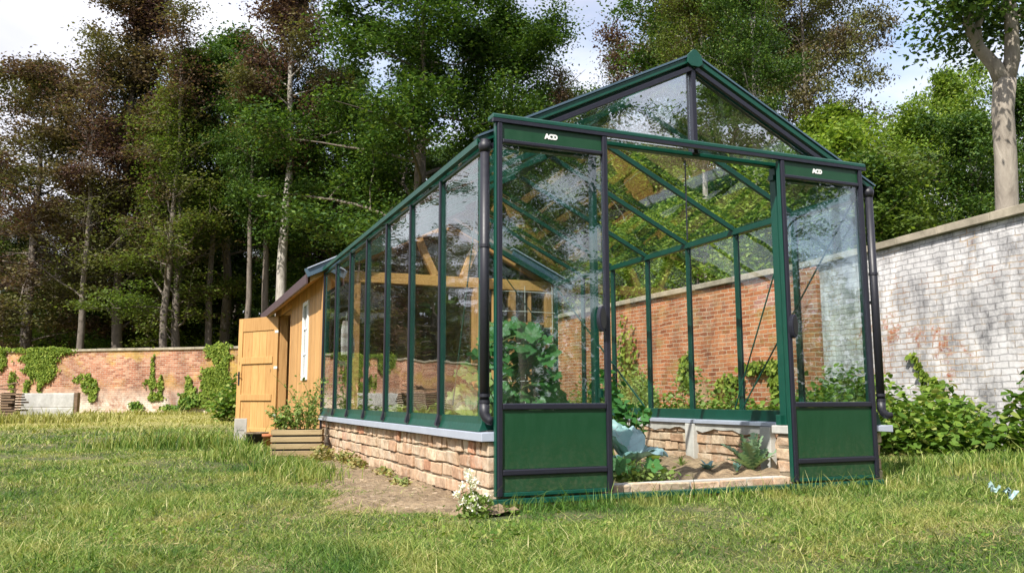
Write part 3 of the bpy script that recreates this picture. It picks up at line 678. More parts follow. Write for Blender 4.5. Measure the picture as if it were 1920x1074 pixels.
# roof
SL = math.tan(PITCH); over = .20
def rz(x): return 2.045+(min(x, W-x))*SL
for sg in (0, 1):
    X = (lambda x: x) if sg == 0 else (lambda x: W-x)
    poly = [(X(-over), rz(-over)), (W/2, rz(W/2)), (W/2, rz(W/2)+.05), (X(-over), rz(-over)+.05)]
    S(MB().prism(poly, 'Y', SY0-.06, SY1+.35), 'roof', M['roofing'])
    S(MB().prism([(X(-over+.03), rz(-over)-.062), (X(.0), rz(0)-.062), (X(.0), rz(0)-.004), (X(-over+.03), rz(-over+.03)-.004)], 'Y', SY0-.02, SY1+.3), 'soffit', M['woodX'])
    S(MB().box(min(X(-over-.022), X(-over+.0)), max(X(-over-.022), X(-over+.0)), SY0-.05, SY1+.34, rz(-over)-.085, rz(-over)+.03), 'fascia', M['plum'], bevel=.003)
    S(MB().bar((X(-over-.03), SY0-.085, rz(-over)+.03), (X(.62), SY0-.085, rz(.62)+.03), .03, .10), 'verge_trim', M['zinc'], bevel=.003)
    S(MB().bar((X(-over-.02), SY0-.06, rz(-over)+.085), (X(.62), SY0-.06, rz(.62)+.085), .12, .012), 'verge_flashing', M['sill'])
# timber gable frame facing into the greenhouse
YF = 5.25
tb = S(MB().box(.055, W-.055, YF-.02, YF+.07, 1.915, 2.045), 'tie_beam', M['woodX'], bevel=.006)
for x, w in ((.385, .075), (1.885, .09), (2.38, .085), (2.89, .10)):
    S(MB().box(x-w/2, x+w/2, YF-.015, YF+.07, -.03, 1.914), 'timber_post', M['wood'], bevel=.006)
def curved(pts, w=.085):
    b = MB()
    for k in range(len(pts)-1): b.bar(pts[k], pts[k+1], .07, w, (0, 1, 0)) if False else b.bar(pts[k], Vector(pts[k+1])+(Vector(pts[k+1])-Vector(pts[k]))*.04, w, .07, (0, 1, 0))
    return b
S(curved([(1.13, YF+.02, 2.52), (1.22, YF+.02, 2.30), (1.35, YF+.02, 2.055)]), 'curved_brace', M['wood'], bevel=.005)
S(curved([(1.97, YF+.02, 2.50), (1.86, YF+.02, 2.40), (1.79, YF+.02, 2.24), (1.72, YF+.02, 2.055)]), 'curved_brace', M['wood'], bevel=.005)
S(curved([(1.08, YF+.02, 2.50), (1.30, YF+.02, 2.60), (W/2, YF+.02, 2.63), (1.68, YF+.02, 2.60), (1.92, YF+.02, 2.48)], .06), 'curved_collar', M['wood'], bevel=.005)
for sg in (-1, 1):
    S(MB().bar((W/2+sg*(W/2-.06), YF+.03, 2.02), (W/2, YF+.03, 2.02+(W/2-.06)*SL), .06, .09), 'rafter', M['wood'], bevel=.004)
# partition glass and boarding
for x0_, x1_ in ((.08, .345), (.425, 1.838), (1.932, 2.335), (2.425, 2.838)):
    S(MB().box(x0_, x1_, YF+.045, YF+.049, .30, 1.90), 'partition_pane', M['darkglass'])
S(MB().prism([(.25, 2.05), (W-.25, 2.05), (W/2, 2.62)], 'Y', YF+.066, YF+.07), 'partition_pane', M['darkglass'])
b = MB(); x = .43
for x0_, x1_ in ((.08, .345), (.425, 1.838), (1.932, 2.335), (2.425, 2.838)):
    b.box(x0_, x1_, YF+.02, YF+.06, -.03, .295)
S(b, 'partition_boards', M['wood'])
for x in (2.13, 2.63):
    S(MB().box(x-.02, x+.02, YF+.02, YF+.044, .30, 1.90), 'partition_bar', M['wood'])
for z in (1.1, 1.5): S(MB().box(2.425, 2.838, YF+.026, YF+.042, z-.014, z+.014), 'partition_bar', M['wood'])

# ------------------------------------------------------------------ garden walls
def wall_obj(name, p, q, h, t, mat, label, z0=GZ-.1, cop=True, pier=None):
    p = Vector((*p, 0)); q = Vector((*q, 0)); d = q-p; Ln = d.length
    e = empty(name, (p.x, p.y, z0), math.atan2(d.y, d.x), label=label, cat='wall')
    n = max(2, int(Ln/.5)); b = MB()
    b.box(0, Ln, 0, t, 0, h-z0-.1)
    o = b.build('brickwork', mat, e)
    if cop:
        c = MB(); x = 0; rr = random.Random(3)
        while x < Ln:
            e2 = min(x+rr.uniform(.7, 1.1), Ln); c.box(x+.003, e2-.003, -.07, t+.07, h-z0-.099+rr.uniform(0, .006), h-z0+rr.uniform(-.006, .008)); x = e2
        c.build('coping', M['coping'], e, .012)
    if pier:
        for x, w, dd in pier: MB().box(x-w/2, x+w/2, -dd, -.001, 0, h-z0-.11).build('pier', mat, e, .01)
    return e
wall_obj('white_wall', (7.30, 5.07), (6.45, -.6), 2.6, -.4, M['wall_white'], 'limewashed grey and white brick garden wall at the right edge') if False else None
# built so that local X runs along the wall and the local -Y face looks at the camera side
def facing_wall(name, p, q, h, t, mat, label, **kw):   # p->q with the visible face on the right-hand side of travel
    return wall_obj(name, p, q, h, t, mat, label, **kw)
facing_wall('garden_wall', (7.31, 5.12), (6.20, -3.2), 2.6, .4, M['wall_white'], 'tall garden wall of peeling white limewashed brick along the right edge')
facing_wall('garden_wall', (7.30, 25.2), (7.30, 5.12), 2.6, .4, M['wall_orange'], 'tall orange brick garden wall seen through the greenhouse glass', pier=[(19.9, .36, .06)])
facing_wall('garden_wall', (-34, 54.8), (7.30, 25.2), 2.6, .4, M['wall_back'], 'long low-looking pink brick garden wall at the far end of the lawn')
BW_P = Vector((-34, 54.8, 0)); BW_D = (Vector((7.30, 25.2, 0))-BW_P).normalized(); BW_N = Vector((BW_D.y, -BW_D.x, 0))
if BW_N.dot(CAM-BW_P) < 0: BW_N = -BW_N

def ray(u, v):
    return fw + rt2*((u-960)/1552.74) + up2*((537-v)/1552.74)
def on_ground(u, v, z=GZ):
    d = ray(u, v); t = (z-CAM.z)/d.z; return CAM+d*t
def on_depth(u, v, dep): return CAM+ray(u, v)*dep
def on_plane(u, v, p, n):
    d = ray(u, v); t = (p-CAM).dot(n)/d.dot(n); return CAM+d*t

# ------------------------------------------------------------------ ivy and creepers on the walls
def ivy_patch(name, label, anchors, n, size, depth=.10, seed=0, mat='ivy', group=None):
    """anchors: (centre, half width, half height, along) blobs on a wall"""
    rs = np.random.RandomState(seed); pts = []; tot = sum(a[1]*a[2] for a in anchors)
    for c, hw, hh, along, nr in anchors:
        k = int(n*hw*hh/tot); r = np.sqrt(rs.uniform(0, 1, k))*(1+.35*rs.normal(size=k)*.5); t = rs.uniform(0, 2*np.pi, k)
        q = np.array(c)[None]+np.outer(r*np.cos(t)*hw, np.array(along))+np.outer(r*np.sin(t)*hh, [0, 0, 1])+np.outer(.02+rs.uniform(0, depth, k), np.array(nr))
        ux = q@np.array(along); kp = fnoise(ux, q[:, 2], 2.2, seed+40) > -.6+.5*(r-.8); pts.append(q[kp])
    C = np.concatenate(pts); base = C.mean(0); base[2] = C[:, 2].min()
    V, F = leaf_arrays(rs, C-base, size, nrm=unit(rs.normal(size=(len(C), 3))*.45+np.array(anchors[0][4])+np.array([0, 0, .35])), aspect=.8, d=np.tile([0, 0, -1.], (len(C), 1))+rs.normal(size=(len(C), 3))*.5, six=size > .045)
    o = mesh_obj(name, fast_mesh(name, V, F), M[mat]); o.location = tuple(base)
    return tag(o, label, 'ivy', group)
def bw(u, v): return tuple(on_plane(u, v, BW_P, BW_N))
bd = tuple(BW_D); bn = tuple(BW_N)
def blob(u, v, hw, hh): return (bw(u, v), hw, hh, bd, bn)
ivy_patch('ivy', 'wide green ivy mat hanging over the top of the far wall at the left', [blob(50, 658, 1.2, .13), blob(95, 659, 1.1, .16), blob(70, 672, 1.0, .28), blob(58, 690, .34, .5), blob(88, 692, .45, .55), blob(52, 720, .12, .45), blob(76, 728, .10, .4), blob(118, 658, .5, .10), blob(20, 657, .8, .09)], 7600, .085, .10, 1)
ivy_patch('ivy', 'green ivy at the extreme left edge of the far wall', [blob(2, 680, .3, .7), blob(-12, 665, .6, .4), blob(25, 715, .2, .4)], 900, .10, .12, 2)
ivy_patch('ivy', 'thick column of ivy climbing the far wall beside the open shed door', [blob(408, 655, .5, .25), blob(405, 680, .50, .5), blob(400, 705, .48, .5), blob(395, 730, .42, .5), blob(385, 750, .55, .3), blob(420, 660, .6, .3), blob(408, 715, .5, .9)], 7000, .085, .09, 3)
ivy_patch('ivy', 'sparse ivy spreading low on the far wall behind the concrete slab', [blob(170, 722, .4, .4), blob(160, 712, .5, .25), blob(175, 738, .2, .35)], 420, .11, .05, 4)
ivy_patch('ivy', 'two thin ivy strands on the middle of the far wall', [blob(287, 700, .08, .9), blob(284, 718, .28, .22), blob(302, 725, .1, .45), blob(292, 745, .35, .15)], 620, .10, .06, 5)
ivy_patch('ivy', 'thin ivy tuft just left of the thick ivy column', [blob(355, 720, .15, .5), blob(360, 735, .2, .3), blob(350, 748, .35, .2)], 520, .10, .08, 6)
ivy_patch('ivy', 'dark bushy ivy clump at the foot of the far wall', [blob(355, 755, .55, .35), blob(330, 765, .6, .12), blob(258, 762, .3, .2)], 900, .11, .25, 7, 'bramble')
wx = Vector((7.30, 0, 0)); nxv = (-1, 0, 0); ay_ = (0, 1, 0)
def ow(u, v): return tuple(on_plane(u, v, Vector((7.30, 0, 0)), Vector((1, 0, 0))))
def oblob(u, v, hw, hh): return (ow(u, v), hw, hh, ay_, nxv)
ivy_patch('ivy', 'pale creeper climbing the orange wall left of the middle panes', [oblob(1183, 690, .35, .8), oblob(1205, 740, .6, .4), oblob(1178, 640, .1, .5)], 700, .09, .2, 8)
ivy_patch('ivy', 'creeper hanging on the orange wall behind the right-hand panes', [oblob(1440, 690, .55, .10), oblob(1460, 715, .12, .3), oblob(1370, 722, .35, .16), oblob(1290, 700, .2, .3)], 700, .09, .1, 9)
wd = (Vector((6.20, -3.2, 0))-Vector((7.31, 5.12, 0))).normalized(); wn2 = Vector((wd.y, -wd.x, 0)); wn2 = wn2 if wn2.x < 0 else -wn2
def wblob(u, v, hw, hh): return (tuple(on_plane(u, v, Vector((7.31, 5.12, 0)), wn2)), hw, hh, tuple(wd), tuple(wn2))
ivy_patch('ivy', 'small creeper sprig on the white limewashed wall above the brambles', [wblob(1715, 672, .09, .05), wblob(1727, 688, .06, .05), wblob(1735, 705, .08, .06), wblob(1750, 722, .15, .08)], 110, .075, .05, 10)

# ------------------------------------------------------------------ trees
def tree_mesh(seed, H, tr, cb, cr, nl, leafn, lsize, sig, sigz, elev=(10, 40), prof='dome', bend=.25, fork=None, sides=10, sub=6, bare=0, dens=1.0):
    rs = np.random.RandomState(seed); rg = random.Random(seed)
    T = MB(); pts = []; x = y = 0.; n = 9
    for i in range(n+1):
        t = i/n; pts.append(Vector((x, y, t*H*.96))); x += rg.gauss(0, bend)*H*.012; y += rg.gauss(0, bend)*H*.012
    rad = [tr*(1.25 if i == 0 else 1)*(1-.88*(i/n)**1.1) for i in range(n+1)]
    T.tube([pts[0]-Vector((0, 0, .3))]+pts, [rad[0]*1.15]+rad, sides)
    def at(t):
        k = min(int(t*n), n-1); f = t*n-k; return pts[k].lerp(pts[k+1], f), rad[k]*(1-f)+rad[k+1]*f
    cl = []
    ga = rg.uniform(0, 6.28)
    for i in range(nl):
        t = cb+(1-cb)*((i+.5)/nl)**.9; t = min(t, .99); u = (t-cb)/(1-cb)
        if prof == 'dome': pr = math.sqrt(max(.02, 1-(u*1.0)**2.2))*(.55+.45*min(1, u*4))
        elif prof == 'cone': pr = (1-u)**.7*.95+.08
        else: pr = math.sin(math.pi*(.12+.82*u))**.7
        Lb = cr*pr*rg.uniform(.7, 1.18); ga += 2.4+rg.uniform(-.5, .5); p0, r0 = at(t)
        el = R(rg.uniform(*elev))*(1 if u < .6 else 1.5); d = Vector((math.cos(ga)*math.cos(el), math.sin(ga)*math.cos(el), math.sin(el)))
        bp = [p0]; dd = d.copy(); m_ = 6
        for k in range(m_):
            dd = (dd+Vector((rg.gauss(0, .22), rg.gauss(0, .22), rg.gauss(.02, .14)))).normalized(); bp.append(bp[-1]+dd*Lb/m_)
        rb = min(r0*.42, .014+.011*Lb); T.tube(bp, [rb*(1-.85*k/m_) for k in range(m_+1)], 5, False)
        for s in range(sub):
            tt = rg.uniform(.22, 1.0); k = min(int(tt*m_), m_-1); q0 = bp[k].lerp(bp[k+1], tt*m_-k)
            d2 = (d*.6+Vector((rg.gauss(0, .8), rg.gauss(0, .8), rg.gauss(.1, .4)))).normalized(); L2 = Lb*.38*(1.15-tt*.5)*rg.uniform(.6, 1.2)
            q = [q0]; e = d2.copy()
            for k2 in range(3): e = (e+Vector((rg.gauss(0, .25), rg.gauss(0, .25), rg.gauss(0, .18)))).normalized(); q.append(q[-1]+e*L2/3)
            T.tube(q, [rb*.32, rb*.24, rb*.16, rb*.06+.003], 3, False)
            for w in (0.35, .7, 1.0):
                kk = min(int(w*3), 2); c = q[kk].lerp(q[kk+1], w*3-kk)
                if rg.random() > bare: cl.append((c.x, c.y, c.z, .6+.5*rg.random()))
    cl = np.array(cl); k = rs.choice(len(cl), leafn, p=cl[:, 3]/cl[:, 3].sum()); g = rs.normal(size=(leafn, 3))*np.array([sig, sig, sigz])
    C = cl[k, :3]+g*(cl[k, 3:4]); V, F = leaf_arrays(rs, C, lsize, flat=.6)
    tm = bpy.data.meshes.new('trunk'); tm.from_pydata(T.v, [], T.f); tm.update()
    for p in tm.polygons: p.use_smooth = True
    return tm, fast_mesh('crown', V, F)
protos = {
    'oak': (tree_mesh(11, 19, .36, .22, 6.2, 28, 95000, .155, .44, .27, (5, 45), 'dome', .5, sub=7), 'bark', 'oak'),
    'oak2': (tree_mesh(12, 17, .28, .30, 5.0, 24, 72000, .16, .44, .27, (10, 50), 'dome', .5, sub=7), 'bark', 'oak'),
    'copper': (tree_mesh(21, 18, .26, .14, 5.6, 48, 90000, .145, .42, .15, (0, 30), 'spindle', .25, sub=9, bare=.05), 'bark', 'copper'),
    'copper2': (tree_mesh(22, 19, .22, .16, 4.4, 44, 64000, .14, .40, .16, (15, 50), 'cone', .2, sub=9, bare=.08), 'bark', 'copper'),
    'mixed': (tree_mesh(31, 18, .24, .18, 4.6, 40, 62000, .15, .42, .19, (5, 40), 'spindle', .3, sub=7, bare=.1), 'bark', 'mixed'),
    'lime': (tree_mesh(41, 12, .18, .15, 4.2, 30, 38000, .16, .36, .2, (10, 50), 'dome', .5, sub=7, bare=.1), 'bark', 'lime'),
    'tall': (tree_mesh(51, 20, .27, .50, 3.6, 22, 38000, .145, .44, .21, (20, 60), 'dome', .35, sub=6, bare=.15), 'barkpale', 'mixed'),
    'twiggy': (tree_mesh(61, 17, .14, .25, 3.0, 34, 9000, .11, .35, .16, (30, 65), 'cone', .3, sub=9, bare=.45), 'bark', 'copper'),
    'under': (tree_mesh(71, 8, .09, .12, 3.0, 18, 12000, .15, .42, .16, (0, 40), 'dome', .5, sub=6), 'barkbrown', 'lime'),
}
proto_meshes = {}
def tree(kind, u, dep, height, label, group, rz=0, name='tree', wide=1.0, leafmat=None, barkmat=None, base=None):
    (tm, cm), bk, lf = protos[kind]; bk = barkmat or bk; lf = leafmat or lf
    H0 = {'oak': 19, 'oak2': 17, 'copper': 18, 'copper2': 19, 'mixed': 18, 'lime': 12, 'tall': 20, 'twiggy': 17, 'under': 8}[kind]
    if base is None: p = CAM+ray(u, 744)*dep
    else: p = Vector((*base, 0))
    e = empty(name, (p.x, p.y, GZ), rz, label=label, cat='tree', group=group); s = height/H0; e.scale = (s*wide, s*wide, s)
    for nm, me, mt in (('trunk', tm, bk), ('crown', cm, lf)):
        key = (kind, nm, mt)
        if key not in proto_meshes: c = me.copy(); c.materials.append(M[mt]); proto_meshes[key] = c
        o = bpy.data.objects.new(nm, proto_meshes[key]); col.objects.link(o); o.parent = e
    return e
G1 = 'trees standing behind the garden walls'
spec = [
 # kind, px, depth, height, label, rz, wide, leafmat, barkmat
 ('copper', 40, 43, 18.5, 'dark copper beech filling the left edge above the far wall', .3, 1.25, None, None),
 ('copper', -190, 46, 12, 'copper beech just past the left edge of the frame', 1.3, 1.2, None, None),
 ('copper2', 215, 41, 23.5, 'tall thin copper beech against the grey sky at upper left', 2.1, 1.05, None, None),
 ('oak', 250, 47, 18.0, 'broad green tree behind the thin beeches at left', 4.1, .8, None, None),
 ('oak2', 420, 44, 20.5, 'green oak rising between the copper beeches at left', .9, .95, None, None),
 ('copper2', 330, 38.5, 18, 'green beech with long pale lower branches left of the white trunk', 3.2, 1.1, 'mixed', None),
 ('tall', 520, 36, 21, 'tall white-trunked beech left of the shed roof', .2, 1.0, 'copper', 'barkpale'),
 ('tall', 500, 38, 17, 'thick flaky-barked tree close behind the white-trunked beech', 2.2, .9, 'oak', 'bark'),
 ('tall', 452, 37, 16, 'pale trunk with dead snags left of the white-trunked beech', 4.2, .8, 'oak', 'bark'),
 ('tall', 390, 39, 18, 'grey straight trunk rising above the ivy column', 1.0, .8, 'oak', 'bark'),
 ('oak2', 620, 40, 17.0, 'leaning green tree just left of the shed roof end', 1.7, .9, None, 'barkbrown'),
 ('oak', 790, 33, 19.5, 'large dark green oak towering over the middle of the greenhouse', .6, 1.12, None, None),
 ('oak', 960, 37, 19.0, 'second dark oak right behind the greenhouse ridge', 2.6, 1.0, None, None),
 ('mixed', 700, 41, 14, 'brownish tree in the shade below the large oak', 5.2, 1.0, None, None),
 ('twiggy', 140, 39, 19, 'sparse twiggy beech against the sky at upper left', 2.4, 1.2, None, None),
 ('twiggy', 300, 37, 20, 'thin twiggy beech reaching the top of the frame at left', 4.4, 1.2, None, None),
 ('twiggy', 1060, 34, 15, 'nearly bare twiggy tree against white sky left of the ridge', 1.4, 1.0, None, None),
 ('twiggy', 1165, 33, 16, 'bare twiggy tree just left of the greenhouse peak', 3.4, 1.0, None, None),
 ('mixed', 1095, 30, 11.0, 'mid-height brown and green tree filling the gap left of the peak', .4, .95, None, None),
 ('mixed', 1195, 33, 10.0, 'lower yellow-green tree behind the greenhouse peak', 2.4, .95, None, None),
 ('tall', 1325, 26, 17, 'pale-trunked tree with green top right of the greenhouse peak', 2.9, 1.0, 'oak', 'barkpale'),
 ('mixed', 1300, 29, 16, 'mixed purple and green tree above the greenhouse peak', 1.1, .85, 'copper', None),
 ('copper', 1540, 24, 14.5, 'broad copper beech right of the greenhouse peak', .2, .68, 'copper', 'bark'),
 ('mixed', 1460, 27, 15.5, 'brown-green tree beside the broad copper beech', 3.8, .7, 'copper', None),
 ('tall', 1345, 20, 12, 'slim pale trunk seen through the right roof panes', .9, .7, 'mixed', 'barkpale'),
 ('tall', 1448, 19, 12, 'second pale trunk seen through the right roof panes', 2.0, .7, 'oak', 'barkpale'),
 ('lime', 1400, 23, 8.0, 'bright leafy tree seen through the opening of the greenhouse', .5, 1.0, None, None),
 ('lime', 1240, 27, 9.0, 'bright leafy tree seen through the upper roof panes', 2.5, 1.0, None, None),
 ('lime', 1600, 22, 8.5, 'bright green tree directly above the right-hand door', 4.5, 1.0, None, None),
 ('lime', 1740, 20, 7.6, 'tall bright green tree against blue sky between beech and right trunk', 1.5, .85, None, None),
 ('lime', 1825, 24, 10.4, 'light green tree directly left of the big right trunk', 3.1, .65, None, None),
 ('oak2', 1970, 21, 9, 'dark green tree behind the big right trunk', 3.9, .8, None, None),
 ('lime', 1850, 17, 6.5, 'low dark leafy tree leaning over the right garden wall', .0, .9, 'oak', None),
]
for i, (kd, u, dep, h, lab, rzv, wd_, lm, bkm) in enumerate(spec): tree(kd, u, dep, h, lab, G1, rzv, 'tree', wd_, lm, bkm)
# understorey saplings
for i, (u, dep, h, lm) in enumerate([(90, 46, 8, 'lime'), (200, 44, 7, 'oak'), (310, 45, 7.5, 'lime'), (430, 47, 9, 'oak'), (560, 45, 8, 'oak'), (150, 52, 9, 'mixed'), (250, 50, 8, 'lime'), (370, 52, 9, 'lime'),
    (1010, 40, 9, 'mixed'), (880, 42, 9, 'oak'), (1500, 17, 6, 'lime'), (1690, 16, 5.5, 'mixed'), (1330, 20, 5.5, 'lime'), (1640, 16, 5.2, 'oak'), (1560, 18, 6.5, 'lime'), (1210, 24, 6, 'lime'), (1440, 17, 5, 'lime')]):
    tree('under', u, dep, h, 'small leafy understorey tree among the taller trunks behind the walls', 'understorey trees', i*1.3, 'sapling', 1.0, lm)
# deeper wood: many trunks with crowns, behind the first rank
rw = random.Random(99); gi = 0
for row, (dep, step) in enumerate(((50, 62), (58, 70), (68, 80))):
    u = -900+row*20
    while u < 1250:
        uu = u+rw.uniform(-22, 22); kd = rw.choice(['copper2', 'tall', 'mixed', 'copper', 'oak2', 'tall'])
        tp = 16 if uu > 350 else 14.5 if uu > 150 else 12.5 if uu > -40 else 7.5
        tree(kd, uu, dep+rw.uniform(-3, 3), tp*rw.uniform(.85, 1.1), 'shaded forest tree in the deep wood behind the far wall', 'trees of the deep wood', rw.uniform(0, 6), 'forest_tree', .9,
             rw.choice(['oak', 'mixed', 'copper']), rw.choice(['bark', 'barkbrown', 'bark', 'bark']))
        u += step
# far wood as one mass
def far_wood():
    rs = np.random.RandomState(5); n = 60000
    u = rs.uniform(-1500, 2400, n); az = YAW+np.arctan((u-960)/1552.74); 
    az = YAW+rs.uniform(-1.5, 1.25, n); r = rs.uniform(74, 84, n); z = rs.uniform(0, 1, n)**1.2*(9.5+2.5*np.sin(az*17)+1.5*np.sin(az*41))*np.where(az < -.25, .75, 1)
    C = np.stack([CAM.x+r*np.sin(az), CAM.y+r*np.cos(az), z], 1)
    o = leaves('far_wood', rs, C, .95, M['oak'], None, flat=.1, aspect=.7); return tag(o, kind='stuff', label='dark mass of leaves far back in the wood', cat='wood')
far_wood()
def hedge_mass():
    rs = np.random.RandomState(6); n = 42000   # thicket right behind the walls
    t = rs.uniform(0, 1, n); a = np.array([-34, 54.8]); b_ = np.array([7.3, 25.2]); off = rs.uniform(8, 22, n)
    nr = -np.array([bn[0], bn[1]]); q = a[None]+t[:, None]*(b_-a)[None]*1.1+off[:, None]*nr[None]
    z = rs.uniform(0, 1, n)**1.5*(4.2+1.6*np.sin(t*60)+1.2*np.sin(t*23+off))
    C = np.stack([q[:, 0], q[:, 1], z], 1)
    tag(leaves('undergrowth', rs, C, .28, M['mixed'], None, flat=.3), kind='stuff', label='shaded undergrowth below the trees behind the far wall', cat='undergrowth')
hedge_mass()
def hedge_right():
    rs = np.random.RandomState(16); n = 42000
    y = rs.uniform(2, 34, n); x = rs.uniform(9.8, 17, n)+y*.10; z = rs.uniform(0, 1, n)**1.3*(2.9+.8*np.sin(y*1.1)+.7*np.sin(y*2.3+x))
    tag(leaves('undergrowth', rs, np.stack([x, y, z], 1), .12, M['lime'], None, flat=.3), kind='stuff', label='bright bushes growing behind the right-hand wall', cat='undergrowth')
hedge_right()

# the big forked tree at the right edge
def big_right():
    dep = 13.0; b0 = CAM+ray(1893, 744)*dep
    e = empty('tree', (b0.x, b0.y, GZ), label='big grey forked trunk with dark leaves at the upper right corner', cat='tree', group=G1)
    def loc(u, v): q = CAM+ray(u, v)*dep; return q-Vector((b0.x, b0.y, GZ))
    T = MB()
    main = [Vector((0, 0, -.3)), loc(1893, 560), loc(1888, 385), loc(1886, 300), loc(1880, 210), loc(1884, 150)]
    T.tube(main, [.24, .19, .165, .16, .16, .165], 14)
    T.tube([loc(1884, 165), loc(1898, 110), loc(1897, 60), loc(1893, 0), loc(1900, -80)], [.13, .115, .10, .09, .06], 12)
    T.tube([loc(1884, 165), loc(1866, 125), loc(1835, 90), loc(1815, 45), loc(1818, 0), loc(1805, -60)], [.13, .11, .09, .08, .07, .05], 12)
    T.tube([loc(1835, 88), loc(1832, 50), loc(1848, 10), loc(1850, -60)], [.07, .06, .05, .04], 8)
    tips = []; rg = random.Random(4)
    for (u, v) in ((1760, 10), (1790, 40), (1820, 20), (1870, 30), (1905, 20), (1760, -30), (1840, -50), (1900, -60), (1950, 40), (1740, -60), (1800, 60), (1855, 60), (1930, 90), (1885, 5)):
        s = loc(1818, 0) if u < 1860 else loc(1895, 30); q = loc(u, v)+Vector((rg.uniform(-.6, .6), rg.uniform(-.9, .9), 0)); mdl = s.lerp(q, .5)+Vector((0, 0, .12))
        T.tube([s, mdl, q], [.03, .02, .006], 5, False); tips += [(mdl, .22), (q, .3), (q, .3)]
    for (u, v) in ((1905, 280), (1850, 250), (1862, 300)):
        pass
    o = T.build('trunk', M['bark'], e, smooth=True); o.data.materials[0] = M['bark_big']
    rs = np.random.RandomState(3); k = rs.choice(len(tips), 7500); C = np.array([tuple(t[0]) for t in tips])[k]+rs.normal(size=(7500, 3))*np.array([[t[1]] for t in tips])[k]*np.array([1, 1, .6])
    leaves('crown', rs, C, .095, M['oak'], e, flat=.4)
M['bark_big'] = mat_bark('grey_smooth_bark', (.16, .135, .11), (.33, .29, .24), (.44, .40, .34))
big_right()
# trees behind the photographer: mirrored in the door glass
tree('oak2', 0, 0, 13, 'leafy tree standing behind the photographer', 'trees behind the camera', .4, 'tree', 1.0, 'oak', None, base=(7.5, -16.5))
tree('lime', 0, 0, 10, 'second leafy tree standing behind the photographer', 'trees behind the camera', 2.4, 'tree', 1.0, 'oak', None, base=(13.5, -15))

for i in range(17):  # unseen row, added so the doors mirror dark leaves instead of bright horizon
    a_ = YAW+math.pi+(-1.25+2.5*i/16); d_ = 27+5*math.sin(i*2.3)
    tree('oak2' if i % 3 else 'lime', 0, 0, 6.5+1.5*math.sin(i*1.7), 'distant tree in the row added behind the photographer for dark door reflections', 'trees behind the camera', i*1.1, 'tree', 1.5, 'oak', None, base=(CAM.x+d_*math.sin(a_), CAM.y+d_*math.cos(a_)))
